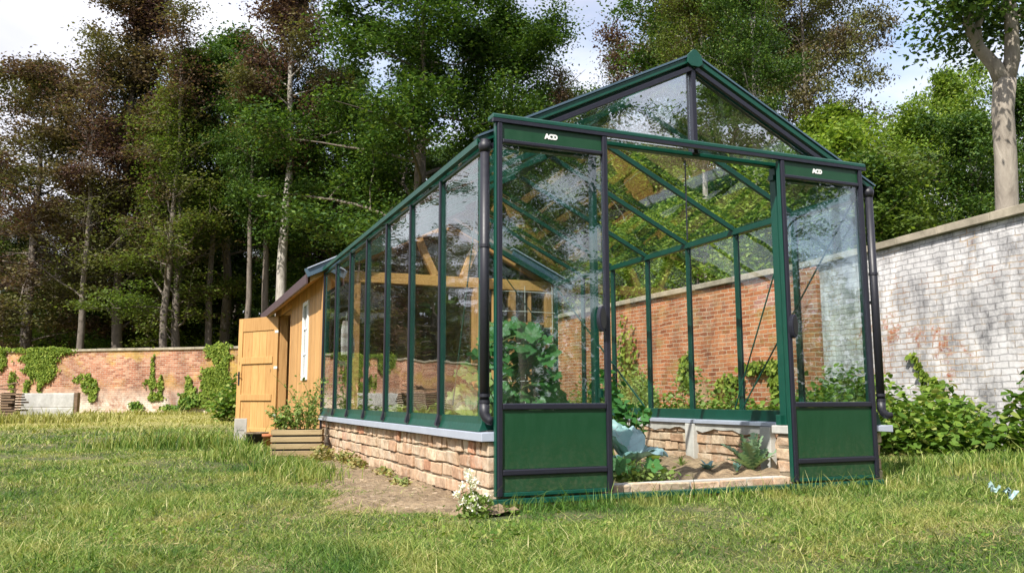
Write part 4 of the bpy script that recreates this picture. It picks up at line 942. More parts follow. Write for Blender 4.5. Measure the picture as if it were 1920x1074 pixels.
# ------------------------------------------------------------------ grass
def grass():
    rs = np.random.RandomState(8)
    def blades(n, r0, r1, hmean, wk, amax=.78, power=None):
        r = r0*(r1/r0)**rs.uniform(0, 1, n); az = YAW+rs.uniform(-amax, amax, n)
        x = CAM.x+r*np.sin(az); y = CAM.y+r*np.cos(az)
        keep = ~((x > -.02) & (x < 3.02) & (y > -.1) & (y < 10)) & (rs.uniform(0, 1, n) > dirt_mask(x, y)*(.98-.7*(fnoise(x, y, 3.1, 21) > .35)))
        keep &= ~((x > .0) & (x < 2.9) & (y > -.19) & (y < 0))
        pn = fnoise(x, y, .8, 3); qn = fnoise(x, y, 2.6, 9)
        bare = (pn+.5*qn > .72) & (rs.uniform(0, 1, n) < .70); keep &= ~bare
        keep &= x < 7.2-(5.12-np.minimum(y, 5.12))*.134
        x, y, r, pn, qn = x[keep], y[keep], r[keep], pn[keep], qn[keep]; n = len(x)
        h = hmean*(.55+.9*rs.gamma(3, .33, n))*np.clip(1-.45*pn-.55*qn, .45, 2.4); h = np.clip(h, .012, .16)
        w = np.maximum(.0035, wk*r)*(rs.uniform(.6, 1.3, n))
        t = rs.uniform(0, 2*np.pi, n); side = np.stack([np.cos(t), np.sin(t), 0*t], 1); ln = rs.normal(size=(n, 2))*.75; lean = np.stack([ln[:, 0], ln[:, 1], 0*t], 1)
        b = np.stack([x, y, gh(x, y)-.005], 1); upv = np.array([[0, 0, 1.]]); h = h[:, None]; w = w[:, None]
        m1 = b+upv*h*.5+lean*h*.25; tip = b+upv*h*.92+lean*h*1.0
        V = np.stack([b-side*w*.5, b+side*w*.5, m1+side*w*.42, m1-side*w*.42, tip+side*w*.06, tip-side*w*.06], 1).reshape(-1, 3)
        F = (np.arange(n)[:, None, None]*6+np.array([[0, 1, 2, 3], [3, 2, 4, 5]])[None]).reshape(-1, 4); return V, F
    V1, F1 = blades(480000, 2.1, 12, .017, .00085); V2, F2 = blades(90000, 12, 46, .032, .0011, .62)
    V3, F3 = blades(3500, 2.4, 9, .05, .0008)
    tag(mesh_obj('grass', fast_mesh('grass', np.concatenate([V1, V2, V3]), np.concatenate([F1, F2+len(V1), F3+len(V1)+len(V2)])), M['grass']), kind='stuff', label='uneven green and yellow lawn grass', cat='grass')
    # taller tufts along walls and the front of the greenhouse
    n = 26000; pts = []
    segs = [((.0, -.30), (2.9, -.26), .10, .055, 1500), ((2.95, -.3), (3.25, 1.6), .2, .07, 1600), ((-1.1, 3.8), (-.75, 5.2), .2, .08, 1200), ((-2.2, 7.5), (-.9, 7.2), .5, .11, 2200), ((3.2, 1.1), (6.0, .3), .5, .065, 4000),
            ((-6.5, 19.5), (-3.2, 21.0), .9, .14, 3000), ((-9, 35.7), (1.5, 28.4), .4, .11, 2500), ((-.6, 1.6), (-.75, 3.2), .22, .07, 2000), ((3.6, -.9), (5.6, -1.1), .7, .08, 3500)]
    Vs = []; Fs = []; k0 = 0
    for a, b, spread, hh, cnt in segs:
        t = rs.uniform(0, 1, cnt); x = a[0]+(b[0]-a[0])*t+rs.normal(size=cnt)*spread*.5; y = a[1]+(b[1]-a[1])*t+rs.normal(size=cnt)*spread*.5
        if hh == .055: y = np.minimum(y, -.19)
        ok = ~((x > -.03) & (x < 3.03) & (y > -.12) & (y < 10)); x, y = x[ok], y[ok]; n_ = len(x); dist = np.hypot(x-CAM.x, y-CAM.y)
        h = (hh*(.4+rs.gamma(3, .3, n_)))[:, None]; w = (np.maximum(.005, .0011*dist))[:, None]
        tt = rs.uniform(0, 6.28, n_); side = np.stack([np.cos(tt), np.sin(tt), 0*tt], 1); ln = rs.normal(size=(n_, 2))*.4; lean = np.stack([ln[:, 0], ln[:, 1], 0*tt], 1)
        bb = np.stack([x, y, gh(x, y)-.005], 1); upv = np.array([[0, 0, 1.]]); m1 = bb+upv*h*.55+lean*h*.22; tip = bb+upv*h*.9+lean*h*.9
        Vs.append(np.stack([bb-side*w*.5, bb+side*w*.5, m1+side*w*.4, m1-side*w*.4, tip+side*w*.05, tip-side*w*.05], 1).reshape(-1, 3))
        Fs.append((np.arange(n_)[:, None, None]*6+np.array([[0, 1, 2, 3], [3, 2, 4, 5]])[None]).reshape(-1, 4)+k0); k0 += n_*6
    tag(mesh_obj('tall_grass', fast_mesh('tall_grass', np.concatenate(Vs), np.concatenate(Fs)), M['grass']), kind='stuff', label='longer grass along walls and greenhouse edge', cat='grass')
    # clover and plantain leaves low in the sward
    n = 9000; r = 2.3*(9/2.3)**rs.uniform(0, 1, n); az = YAW+rs.uniform(-.75, .75, n); cx = CAM.x+r*np.sin(az); cy = CAM.y+r*np.cos(az)
    ok = ~((cx > -.05) & (cx < 3.05) & (cy > -.2)) & (np.sin(cx*3+cy)*np.sin(cy*2.2-cx) > .1); cx, cy = cx[ok], cy[ok]
    C = np.stack([cx, cy, gh(cx, cy)+rs.uniform(.015, .045, len(cx))], 1)
    tag(leaves('clover', rs, C, .020, M['bramble'], None, flat=.7, aspect=.75), kind='stuff', label='broad-leaved weeds low in the lawn', cat='weeds')
grass()
def thatch():
    rs = np.random.RandomState(44); n = 42000; r = 2.2*(11/2.2)**rs.uniform(0, 1, n); az = YAW+rs.uniform(-.78, .78, n); x = CAM.x+r*np.sin(az); y = CAM.y+r*np.cos(az)
    ok = ~((x > -.03) & (x < 3.03) & (y > -.2) & (y < 10)) & (fnoise(x, y, 1.4, 61)+.5*rs.normal(size=n) > 0) & (x < 6.1); x, y = x[ok], y[ok]
    C = np.stack([x, y, gh(x, y)+rs.uniform(.004, .022, len(x))], 1); nr = rs.normal(size=(len(x), 3))*.35; nr[:, 2] += 1
    tag(leaves('dead_thatch', rs, C, .038, M['dry'], None, aspect=.10, nrm=unit(nr)), kind='stuff', label='dead straw lying in the lawn', cat='straw')
thatch()
def added_hedge():  # out of view; added to close bright sky gaps in the door reflections
    rs = np.random.RandomState(77); n = 36000; a = YAW+math.pi+rs.uniform(-1.5, 1.5, n); d = rs.uniform(30, 36, n); z = rs.uniform(0, 1, n)**1.1*(5.0+1.2*np.sin(a*19)+.7*np.sin(a*47))
    tag(leaves('hedge', rs, np.stack([CAM.x+d*np.sin(a), CAM.y+d*np.cos(a), z], 1), .42, M['oak'], None, flat=.2, aspect=.7), kind='stuff', label='dense tall hedge added out of view behind the photographer to darken the door reflections', cat='hedge')
added_hedge()

# ------------------------------------------------------------------ shrubs and brambles along the right wall
def bush(name, label, cat, centres, n, size, mat, stems=20, seed=0, group=None, six=True, flat=.7):
    """centres: (x, y, z, rx, ry, rz) leaf volumes; woody stems run up into them"""
    rs = np.random.RandomState(seed); cs = np.array(centres, float); vol = cs[:, 3]*cs[:, 4]*cs[:, 5]; k = rs.choice(len(cs), n, p=vol/vol.sum())
    d = unit(rs.normal(size=(n, 3)))*(rs.uniform(0, 1, n)**.45)[:, None]; C = cs[k, :3]+d*cs[k, 3:6]*(1+.12*rs.normal(size=(n, 1)))
    C[:, 2] = np.maximum(C[:, 2], GZ+.02); base = np.array([cs[:, 0].mean(), cs[:, 1].mean(), GZ])
    e = empty(name, tuple(base), label=label, cat=cat, group=group)
    V, F = leaf_arrays(rs, C-base, size, flat=flat, aspect=.72, six=six); mesh_obj('foliage', fast_mesh('foliage', V, F), M[mat], e)
    b = MB(); rg = random.Random(seed)
    for i in range(stems):
        c = cs[rg.randrange(len(cs))]; g = Vector((c[0]+rg.uniform(-.3, .3)*c[3], c[1]+rg.uniform(-.3, .3)*c[4], GZ)); t = Vector((c[0]+rg.uniform(-.8, .8)*c[3], c[1]+rg.uniform(-.8, .8)*c[4], c[2]+rg.uniform(.2, .9)*c[5]))
        mm = g.lerp(t, .5)+Vector((rg.uniform(-.05, .05), rg.uniform(-.05, .05), .05)); B_ = Vector(base); b.tube([g-B_, mm-B_, t-B_], [.006, .005, .002], 4, False)
    b.build('stems', M['stem'], e); return e
bush('bramble', 'sprawling bramble patch at the foot of the white wall, right of the downpipe', 'bramble', [(5.2, 3.0, .22, .75, .75, .42), (5.9, 3.3, .35, .6, .7, .52), (5.6, 2.5, .18, .7, .6, .36), (6.4, 3.6, .38, .45, .7, .55), (4.6, 3.2, .12, .6, .7, .30)], 5200, .085, 'bramble', 60, 1)
bush('bramble', 'yellow-green bramble mound in front of the middle of the white wall', 'bramble', [(6.15, 2.2, .18, .55, .55, .40), (5.9, 1.75, .10, .6, .45, .28), (6.5, 2.5, .25, .4, .5, .45)], 2600, .085, 'bramble', 40, 2)
bush('nettle_bush', 'tall leafy shrub at the right edge in front of the white wall', 'shrub', [(6.45, 1.1, .30, .42, .5, .62), (6.5, .75, .45, .40, .5, .60), (6.2, 1.25, .10, .45, .4, .30), (6.35, .2, .2, .5, .5, .5)], 3600, .095, 'bramble', 40, 3)
bush('bramble', 'low weeds under the foot of the orange wall behind the right panes', 'bramble', [(6.9, y, .18+.1*math.sin(y*2), .42, .6, .42+.14*math.sin(y*3.1)) for y in np.arange(4.2, 13, .9)], 6500, .085, 'bramble', 60, 4)
bush('tall_weeds', 'tall yellow-green weeds between greenhouse and orange wall', 'weeds', [(4.8+.4*math.sin(y*2), y, .38, .28, .4, .62) for y in np.arange(4.8, 9.5, .75)], 3600, .06, 'paleplant', 60, 5)
bush('tall_weeds', 'low green weeds just outside the right side of the greenhouse', 'weeds', [(3.7+.3*math.sin(y*3), y, .08, .4, .5, .26+.06*math.sin(y*5)) for y in np.arange(1.4, 6.5, .8)], 3800, .06, 'bramble', 40, 6)
bush('shrub', 'low dark shrub on the far lawn beside the open shed door', 'shrub', [(*on_ground(425, 790)[:2], .35, .5, .5, .5), (*on_ground(440, 780)[:2], .8, .3, .4, .7)], 900, .13, 'bramble', 20, 7)

# ------------------------------------------------------------------ plants inside the greenhouse
def lobed(b, c, nrm, d, s, lobes=5, depth=.36, cup=.12, seg=20):
    c = Vector(c); nrm = Vector(nrm).normalized(); d = Vector(d); d = (d-nrm*d.dot(nrm)).normalized(); w = nrm.cross(d); base = len(b.v)
    b.v.append(tuple(c-nrm*s*cup))
    for ringr in (.5, 1.0):
        for k in range(seg):
            t = 2*math.pi*k/seg; r = s*ringr*(1-depth*(.5+.5*math.cos(lobes*t+math.pi))*ringr)
            if abs(t-math.pi) < .25: r *= .55
            q = c+(d*math.cos(t)+w*math.sin(t))*r+nrm*(s*cup*(1.6*ringr-1)*(-1 if ringr == 1 else .2)+s*.05*math.sin(t*7))
            b.v.append(tuple(q))
    for k in range(seg): b.f.append((base, base+1+k, base+1+(k+1) % seg))
    for k in range(seg): b.f.append((base+1+k, base+1+seg+k, base+1+seg+(k+1) % seg, base+1+(k+1) % seg))
def climber(name, label, region, n, s, mat, seed, ground, spread_y=.25):
    rg = random.Random(seed); x0, x1, y0, z0, z1 = region; e = empty(name, (ground[0], ground[1], -.04), label=label, cat='plant'); o_ = Vector(e.location)
    b = MB(); st = MB(); main = []
    for v in range(3):
        x = rg.uniform(x0+.1, x1-.1); pts = [Vector((ground[0]+rg.uniform(-.08, .08), ground[1], 0))-o_]; nseg = 7
        for k in range(1, nseg+1): t = k/nseg; pts.append(Vector((ground[0]+(x-ground[0])*t+rg.uniform(-.06, .06), y0+rg.uniform(-.06, .06), z1*t*.97))-o_)
        st.tube(pts, [.009*(1-.6*k/nseg) for k in range(nseg+1)], 6); main.append(pts)
    for i in range(n):
        u = rg.random(); z = z0+(z1-z0)*rg.random()**.8; hw = (x1-x0)/2*(1-.45*((z-z0)/(z1-z0))**2); xc = (x0+x1)/2+.05*math.sin(z*7); x = xc+rg.uniform(-1, 1)*hw
        c = Vector((x, y0+rg.gauss(0, spread_y*.5), z))-o_; nr = Vector((rg.uniform(-.7, .3), -.75+rg.uniform(-.3, .4), .55+rg.uniform(-.2, .5)))
        lobed(b, c, nr, Vector((rg.uniform(-.6, .6), -.3, -1)), s*rg.uniform(.6, 1.15))
        mp_ = main[i % 3]; q = min(mp_, key=lambda p: (p-c).length); st.tube([q, q.lerp(c, .5)+Vector((0, 0, .03)), c], [.004, .0035, .003], 4, False)
    st.build('vines', M['stem'], e); b.build('leaves', M[mat], e, smooth=True); return e
climber('cucumber_plant', 'climbing cucumber plant with large lobed leaves behind the left-hand door', (.74, 1.72, 2.45, .05, 1.22), 112, .122, 'squash', 5, (1.25, 2.45))
climber('squash_plant', 'pale squash plant beside the left panes of the greenhouse', (.35, .82, 1.55, .02, .75), 26, .085, 'paleplant', 6, (.6, 1.6), .3)
climber('squash_plant', 'low squash plant at the left foot of the door opening', (.80, 1.40, .45, .0, .15), 26, .065, 'squash', 7, (1.1, .6), .5)
bush('pepper_plant', 'bushy pepper plant standing behind the blue cabbage', 'plant', [(1.86, 1.4, .34, .13, .16, .17), (1.80, 1.45, .48, .12, .14, .10), (1.80, 1.8, .60, .14, .18, .20), (1.75, 1.6, .35, .16, .2, .2)], 230, .085, 'squash', 16, 11)
bush('leafy_plant', 'dark leafy clump low behind the left middle panes', 'plant', [(.9, 2.9, .32, .35, .4, .25), (.6, 3.4, .25, .3, .4, .22)], 420, .11, 'bramble', 16, 12)
bush('leafy_plant', 'light green leafy row behind the rear left panes', 'plant', [(.6, 4.2, .25, .3, .5, .25), (1.6, 3.6, .3, .4, .4, .28)], 420, .09, 'paleplant', 16, 13)
bush('leafy_plant', 'low light green weeds on the soil beside the cabbage', 'plant', [(1.25, .35, .03, .25, .16, .07), (1.45, .45, .02, .2, .15, .06), (1.15, .25, .05, .15, .12, .09)], 260, .045, 'paleplant', 30, 31)
# cabbage
def cabbage(loc):
    e = empty('cabbage', loc, label='large blue-green cabbage with broad cupped leaves in the door opening', cat='cabbage')
    rg = random.Random(2); b = MB(); vn = MB()
    # (azimuth of the leaf, how far it leans out, length, width)
    for i, (az, el, s, wd) in enumerate([(110, 66, .36, .14), (62, 60, .33, .125), (165, 56, .30, .12), (318, 30, .27, .125), (12, 34, .27, .11), (215, 28, .25, .115), (265, 58, .15, .06), (150, 76, .17, .06)]):
        a = R(az); l = R(el); d = Vector((math.cos(a)*math.cos(l), math.sin(a)*math.cos(l), math.sin(l)))
        nr = Vector((-math.cos(a)*math.sin(l), -math.sin(a)*math.sin(l), math.cos(l))); w = nr.cross(d); base = len(b.v); nu, nv = 15, 25
        def pt(v_, t, lift=0):
            wid = wd*(.16+.84*math.sin(math.pi*min(1, max(0, (v_-.12)/1.02)))**.55) if v_ > .12 else wd*.16
            rim = abs(t)**2.5; ruf = .007*math.sin(t*11+v_*7+i)*rim+.006*math.sin(v_*19+i*2)*rim
            vein = -.0035*math.cos((v_*5-abs(t)*1.3)*2*math.pi)*(1-rim)
            return Vector((0, 0, .06))+d*s*(v_*(1-.10*rim))+w*t*wid*.95+nr*(.035*t*t+ruf+vein+lift+.05*v_*(1-v_)-.055*v_**3+(.02*math.sin(t*9)*(v_ > .8)))
        for j in range(nu):
            for k in range(nv): b.v.append(tuple(pt(j/(nu-1), (k/(nv-1)-.5)*2)))
        for j in range(nu-1):
            for k in range(nv-1): b.f.append((base+j*nv+k, base+j*nv+k+1, base+(j+1)*nv+k+1, base+(j+1)*nv+k))
        vn.tube([pt(q/8*.92, 0, -.0005) for q in range(9)], [.008*(1-.11*q)+.0006 for q in range(9)], 6)
        for sg in (-1, 1):
            for f in (.22, .4, .58, .74): vn.tube([pt(f+.20*q/4, sg*.8*q/4, .0006) for q in range(5)], [.0028, .0022, .0017, .0012, .0006], 4)
    vn.tube([(0, 0, -.03), (0, 0, .09)], .02, 8)
    b.build('leaves', M['cabbage'], e, smooth=True); vn.build('veins', M['cabvein'], e, smooth=True); return e
M['cabvein'] = mat_leaf('leaf_veins', [(0, (.34, .40, .42)), (1, (.34, .40, .42))], .1)
cb = cabbage((1.50, .92, -.02)); cb.scale = (1.08, 1.08, 1.08)
def rosette(name, label, loc, n, ln, wd_, mat, seed, up_=1.0, jag=0, cat='plant'):
    e = empty(name, loc, label=label, cat=cat); b = MB(); rg = random.Random(seed)
    for i in range(n):
        a = i*2.4+rg.uniform(-.3, .3); el = R(rg.uniform(35, 80))*up_; L_ = ln*rg.uniform(.6, 1.15); hd = Vector((math.cos(a), math.sin(a), 0)); w = Vector((-math.sin(a), math.cos(a), 0)); base = len(b.v); m_ = 14 if jag else 8
        for j in range(m_+1):
            t = j/m_; q = hd*L_*math.cos(el)*t*(1+.25*t)+Vector((0, 0, 1))*L_*(math.sin(el)*t-.22*t*t); ww = wd_*math.sin(math.pi*(.06+.90*t))**.7*(1 if not jag else (1.0 if j % 2 else .28))
            b.v.append(tuple(q-w*ww+Vector((0, 0, ww*.25)))); b.v.append(tuple(q)); b.v.append(tuple(q+w*ww+Vector((0, 0, ww*.25))))
        for j in range(m_):
            for s_ in (0, 1): b.f.append((base+j*3+s_, base+j*3+s_+1, base+j*3+s_+4, base+j*3+s_+3))
    b.build('leaves', M[mat], e, smooth=not jag); MB().tube([(0, 0, -.02), (0, 0, ln*.25)], [.012, .006], 6).build('stalk', M['stem'], e); return e
GP = lambda u, v: tuple(on_ground(u, v, -.03))
rosette('artichoke_plant', 'tall silvery artichoke with jagged leaves at the right of the opening', GP(1410, 884), 30, .36, .06, 'artichoke', 1, 1.05, 1)
rosette('kale_seedling', 'blue-green kale seedling with white ribs in front of the concrete post', GP(1328, 882), 11, .12, .022, 'cabbage', 2, .9)
rosette('kale_seedling', 'tiny blue-green seedling left of the artichoke', GP(1382, 884), 8, .10, .018, 'cabbage', 3, 1.1)
rosette('onion_seedling', 'pale spiky seedling in the middle of the soil bed', GP(1277, 873), 14, .11, .006, 'paleplant', 4, 1.1)
rosette('lettuce', 'small bright lettuce near the kerb left of the seedlings', GP(1225, 868), 14, .12, .045, 'paleplant', 5, .9)

# trellis wires
def trellis():
    e = empty('wire_trellis', (2.5, 5.08, 0), label='pale wire mesh trellis stretched before the shed windows', cat='trellis')
    b = MB()
    for z in (1.87, 1.62, 1.42, 1.22, 1.0, .75): b.tube([(-.42, 0, z), (.0, -.01, z+.006), (.40, 0, z)], .004, 6)
    for x in (-.4, -.02, .36): b.tube([(x, .006, .0), (x+.008, .006, 1.0), (x, .006, 1.95)], .004, 6)
    b.build('mesh_wire', M['wire'], e)
trellis()
def speaker():
    e = empty('wall_box', (2.77, 5.19, 1.38), label='small black box fixed to the right timber post inside', cat='box')
    MB().box(-.095, .095, -.05, .03, -.06, .06).build('casing', M['blackplastic'], e, .008)
    MB().tube([(-.01, -.051, .0), (-.01, -.056, .0)], .03, 14).build('dial', M['black'], e)
speaker()
# cloth hanging by the rear left pane
def mat_cloth():
    mt, nt, out = new_mat('plaid_cloth'); o = objco(nt); sx = N(nt, 'ShaderNodeSeparateXYZ'); nt.links.new(o, sx.inputs[0])
    a = mathn(nt, 'GREATER_THAN', mathn(nt, 'FRACT', mathn(nt, 'MULTIPLY', sx.outputs['Z'], 7.0)), .62); b_ = mathn(nt, 'GREATER_THAN', mathn(nt, 'FRACT', mathn(nt, 'MULTIPLY', sx.outputs['X'], 9.0)), .6)
    s = mathn(nt, 'MULTIPLY', mathn(nt, 'ADD', a, b_), .5); c = mixc(nt, s, (.70, .68, .66), (.36, .30, .27))
    p = principled(nt, Roughness=.9); nt.links.new(c, p.inputs['Base Color']); nt.links.new(p.outputs[0], out.inputs[0]); return mt
M['cloth'] = mat_cloth()
def cloth():
    c = Vector((.20, 4.95, 1.42)); e = empty('hanging_cloth', tuple(c), .25, label='white checked cloth hanging inside the rearmost left panes', cat='cloth')
    b = MB(); nu, nv = 14, 12
    for j in range(nv):
        for i in range(nu):
            s = i/(nu-1)*2*math.pi; v = j/(nv-1); wdt = (.035+.05*math.sin(min(1, v*1.4)*math.pi/2))*(1-.25*max(0, v-.7)); 
            b.v.append((wdt*math.cos(s)*(1+.15*math.sin(3*s+v*3))+.03*v, .35*wdt*math.sin(s)*(1+.3*math.sin(5*s)), -.40*v+.02*math.sin(s*2)*v))
    for j in range(nv-1):
        for i in range(nu-1): b.f.append((j*nu+i, j*nu+i+1, (j+1)*nu+i+1, (j+1)*nu+i))
    b.build('fabric', M['cloth'], e, smooth=True); MB().tube([(0, 0, -.01), (0, -.01, .05), (.01, 0, .09)], .003, 6).build('hook', M['wire'], e)
cloth()

# ------------------------------------------------------------------ things by the shed door and on the lawn
def planter():
    c = (on_ground(512, 856)+on_ground(600, 856))/2; w, dp, h = .50, .30, .285
    e = empty('planter', (c.x+.03, c.y+.14, GZ), -YAW*.9+.10, label='weathered slatted wooden planter box against the end of the brick base', cat='planter')
    b = MB()
    for k in range(4):
        z = .01+k*.072; b.box(-w/2, w/2, -dp/2-.012, -dp/2, z, z+.053); b.box(-w/2, w/2, dp/2, dp/2+.012, z, z+.056)
        b.box(-w/2-.012, -w/2, -dp/2-.01, dp/2+.01, z+.001, z+.055); b.box(w/2, w/2+.012, -dp/2-.01, dp/2+.01, z+.001, z+.055)
    b.build('slats', M['planter'], e, .003)
    MB().box(-w/2+.004, w/2-.004, -dp/2+.004, dp/2-.004, .0, .262).build('liner', M['blackplastic'], e)
    MB().box(-w/2+.01, w/2-.01, -dp/2+.01, dp/2-.01, .255, .27).build('potting_soil', M['soil'], e)
    # plants growing out of it
    p = empty('herb_plant', (c.x+.03, c.y+.14, GZ+.26), label='thin yellow-green herbs growing out of the slatted planter', cat='plant'); rg = random.Random(9); st = MB(); L_ = []
    for i in range(46):
        x, y = rg.uniform(-.2, .2), rg.uniform(-.1, .1); hh = rg.uniform(.2, .62)*(1.0 if x > 0 else .7); lx, ly = rg.gauss(0, .12), rg.gauss(0, .08); pts = [Vector((x+lx*t*t, y+ly*t*t, hh*t)) for t in (0, .35, .7, 1)]
        st.tube(pts, [.004, .003, .0025, .0015], 4, False)
        for j in range(24): t = rg.uniform(.15, 1); L_.append((x+lx*t*t+rg.gauss(0, .022), y+ly*t*t+rg.gauss(0, .022), hh*t+rg.gauss(0, .01)))
    st.build('stems', M['stem'], p); leaves('leaves', np.random.RandomState(2), np.array(L_), .036, M['paleplant'], p, flat=.4, six=True)
    q = empty('nightshade_plant', (c.x-.17, c.y+.12, GZ+.26), label='darker broad-leaved plant at the left end of the planter', cat='plant'); st = MB(); L_ = []
    for i in range(6):
        lx, ly = rg.gauss(0, .06), rg.gauss(0, .05); hh = rg.uniform(.1, .27); st.tube([(0, 0, 0), (lx*.5, ly*.5, hh*.6), (lx, ly, hh)], [.004, .003, .002], 4, False)
        for j in range(9): t = rg.uniform(.3, 1); L_.append((lx*t+rg.gauss(0, .03), ly*t+rg.gauss(0, .03), hh*t+rg.gauss(0, .02)))
    st.build('stems', M['stem'], q); leaves('leaves', np.random.RandomState(3), np.array(L_), .042, M['bramble'], q, flat=.4, six=True)
planter()
def cinder():
    c = on_ground(450, 829); e = empty('concrete_block', (c.x, c.y, GZ), -.10, label='light grey hollow concrete block standing on end in the grass', cat='block')
    b = MB(); w, d, h = .165, .17, .33
    b.box(-w/2, w/2, -d/2, -d/2+.03, 0, h); b.box(-w/2, w/2, d/2-.03, d/2, 0, h); b.box(-w/2, -w/2+.03, -d/2+.03, d/2-.03, 0, h); b.box(w/2-.03, w/2, -d/2+.03, d/2-.03, 0, h); b.box(-w/2+.03, w/2-.03, -.015, .015, .0, h-.01)
    b.box(-w/2+.03, w/2-.03, -d/2+.03, d/2-.03, .15, .18)
    b.build('shell', M['concrete'], e, .004)
    MB().box(-.05, .05, -d/2-.002, -d/2, .165, .171).build('slot', M['blackplastic'], e)
cinder()
def pots():
    c = on_ground(481, 834); e = empty('black_bowl', (c.x, c.y, GZ), label='wide dark plastic bowl with pale rim beside the concrete block', cat='pot')
    MB().lathe([(0, 0), (.10, 0), (.145, .15), (.15, .155), (.14, .155), (.10, .02), (0, .02)], n=24).build('bowl', M['blackplastic'], e, smooth=True)
    MB().lathe([(.138, .152), (.155, .152), (.157, .168), (.138, .168), (.138, .152)], n=24).build('rim', M['mortar'], e)
    c = on_ground(503, 836); e = empty('flower_pot', (c.x, c.y, GZ), label='small terracotta flower pot between dark bowl and planter', cat='pot')
    MB().lathe([(0, 0), (.055, 0), (.075, .12), (.085, .12), (.085, .155), (.075, .155), (.07, .11), (0, .10)], n=20).build('pot', M['terracotta'], e, smooth=True)
    MB().lathe([(0, .125), (.069, .125), (.0, .13)], n=16).build('potting_soil', M['soil'], e)
pots()
def slab():
    a = on_ground(40, 786); b_ = on_ground(143, 786); dep = 23.5
    a = CAM+ray(38, 760)*dep; b_ = CAM+ray(138, 760)*(dep+.2); d = (b_-a); L_ = Vector((d.x, d.y)).length
    e = empty('concrete_slab', ((a.x+b_.x)/2, (a.y+b_.y)/2, GZ), math.atan2(d.y, d.x), label='long low grey concrete slab wall lying on the lawn beside the timber stack', cat='slab')
    b = MB().box(-L_/2, L_/2, 0, .18, 0, .37).box(-L_/2+.01, L_/2-.004, .004, .175, .374, .78); b.build('panel', M['concrete'], e, .02)
    MB().box(L_/2+.002, L_/2+.10, -.02, .20, 0, .80).build('end_post', M['log'], e, .01)
slab()
def stack():
    dep = 22.5; a = CAM+ray(-22, 760)*dep; rg = random.Random(12)
    e = empty('timber_stack', (a.x, a.y, GZ), -YAW*.6, label='stack of rough dark boards at the left edge of the lawn', cat='timber stack', group=None)
    b = MB()
    for k in range(11):
        z = k*.072
        for j in range(3): b.box(-.75+rg.uniform(-.1, .03), .72+rg.uniform(-.07, .16), -.4+j*.27, -.16+j*.27, z, z+.045)
        if k % 1 == 0: b.box(-.5, -.44, -.38, .38, z+.045, z+.072); b.box(.46, .52, -.38, .38, z+.045, z+.072)
    b.build('boards', M['log'], e, .004)
    b = MB(); 
    for k in range(5): b.bar((rg.uniform(-.6, 0), rg.uniform(-.3, .3), .84+k*.02), (rg.uniform(.1, .8), rg.uniform(-.3, .3), .86+rg.uniform(.02, .22)), .05, .03)
    b.build('loose_planks', M['log'], e)
stack()
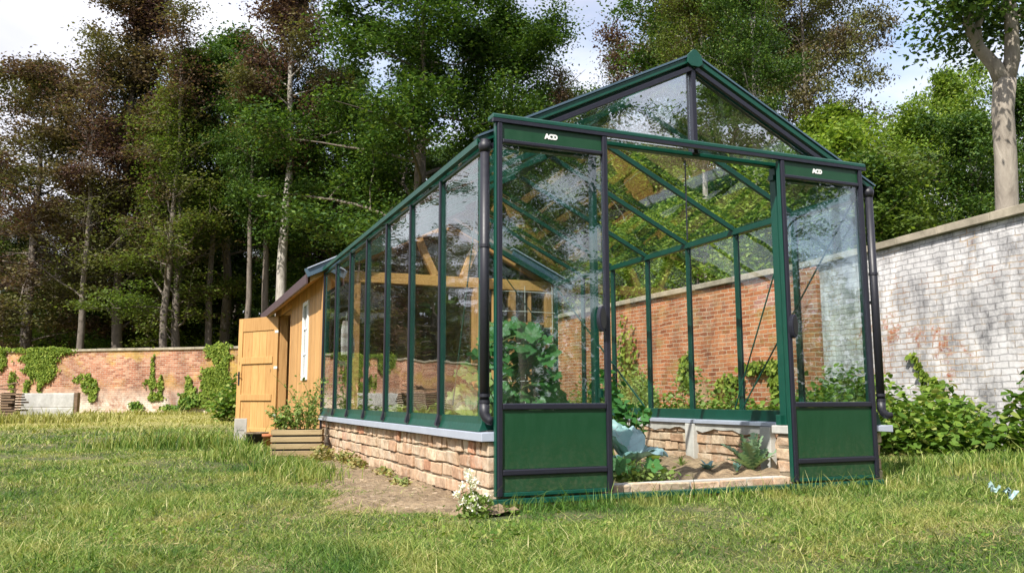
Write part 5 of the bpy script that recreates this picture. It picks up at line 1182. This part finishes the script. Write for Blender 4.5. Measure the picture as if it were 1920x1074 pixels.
def flowers():
    e = empty('white_flowers', (-.17, -.38, GZ), label='clump of white flowers at the front corner of the brick base', cat='flowers'); rg = random.Random(14); st = MB(); L_ = []; Pt = []
    heads = [(867, 912), (878, 888), (888, 900), (885, 912), (892, 907), (857, 927), (868, 940), (888, 935), (912, 929), (883, 951), (892, 951), (879, 897)]
    o_ = Vector(e.location)
    for (u, v) in heads:
        d = ray(u, v); t = (-.42-CAM.y)/d.y if u < 900 else (-.30-CAM.y)/d.y; h = CAM+d*t-o_; g = Vector((h.x*.5+rg.uniform(-.04, .04), h.y*.6, 0)); st.tube([g, g.lerp(h, .6)+Vector((rg.uniform(-.01, .01), 0, .01)), h], [.003, .0025, .002], 5, False)
        for j in range(34): Pt.append(h+Vector((rg.gauss(0, .010), rg.gauss(0, .008), rg.gauss(.003, .010))))
    for i in range(260):
        a = rg.uniform(0, 6.28); r = rg.uniform(0, .09); z = rg.uniform(.0, .13)*(1-r*3); L_.append((r*math.cos(a), r*math.sin(a), max(.01, z)))
    st.build('stems', M['stem'], e); leaves('leaves', np.random.RandomState(4), np.array(L_), .045, M['paleplant'], e, flat=.2, aspect=.3, six=True); [leaves('flower_head', np.random.RandomState(5+k), np.array([tuple(p) for p in Pt[k*34:k*34+34]]), .016, M['petal'], e, flat=.1, aspect=.8) for k in range(len(heads))]
flowers()
bush('dry_weeds', 'straggly yellow weeds against the left base wall by the planter', 'weeds', [(-.10, 3.3, -.01, .10, .35, .08), (-.12, 2.7, -.02, .08, .3, .07), (-.2, 3.9, 0, .12, .3, .09)], 700, .035, 'dry', 30, 21)
bush('dry_weeds', 'thin pale weeds near the middle of the left base wall', 'weeds', [(-.08, 1.9, -.03, .07, .25, .05), (-.14, 1.2, -.04, .07, .2, .04)], 260, .03, 'dry', 18, 22)
def debris():
    M['plastic'] = mat_paint('pale_blue_plastic', (.30, .42, .42), .45)
    for (u, v, s, lab) in ((1862, 918, .035, 'crumpled pale blue plastic scrap in the grass at far right'), (1893, 930, .035, 'torn whitish plastic strip in the grass at the right edge')):
        c = on_ground(u, v, GZ+.05); rg = random.Random(u); b = MB(); n = 7
        for j in range(n):
            for i in range(n): b.v.append(((i/(n-1)-.5)*s*2.0+rg.gauss(0, .006), (j/(n-1)-.5)*s*.8+rg.gauss(0, .006), rg.uniform(0, .035)+.02*math.sin(i*1.4)))
        for j in range(n-1):
            for i in range(n-1): b.f.append((j*n+i, j*n+i+1, (j+1)*n+i+1, (j+1)*n+i))
        o = b.build('plastic_scrap', M['plastic'], smooth=False); o.location = tuple(c); o.rotation_euler = (.3, .3, -.5); tag(o, lab, 'litter')
debris()
def pebbles():
    rg = random.Random(31)
    b = MB()
    for i in range(650):
        x, y = rg.uniform(-.75, -.02), rg.uniform(-.4, 3.8); s = rg.uniform(.004, .008)+.012*rg.random()**3; z = float(gh(x, y))+.012
        if not dirt_mask(x, y): continue
        b.box(x-s, x+s, y-s*.8, y+s*.8, z-.01, z+s*.8, s*.3, rg)
    tag(b.build('pebbles', M['clod'], bevel=.002), label='scattered clods and pebbles on the bare soil', cat='pebbles', kind='stuff')
pebbles()
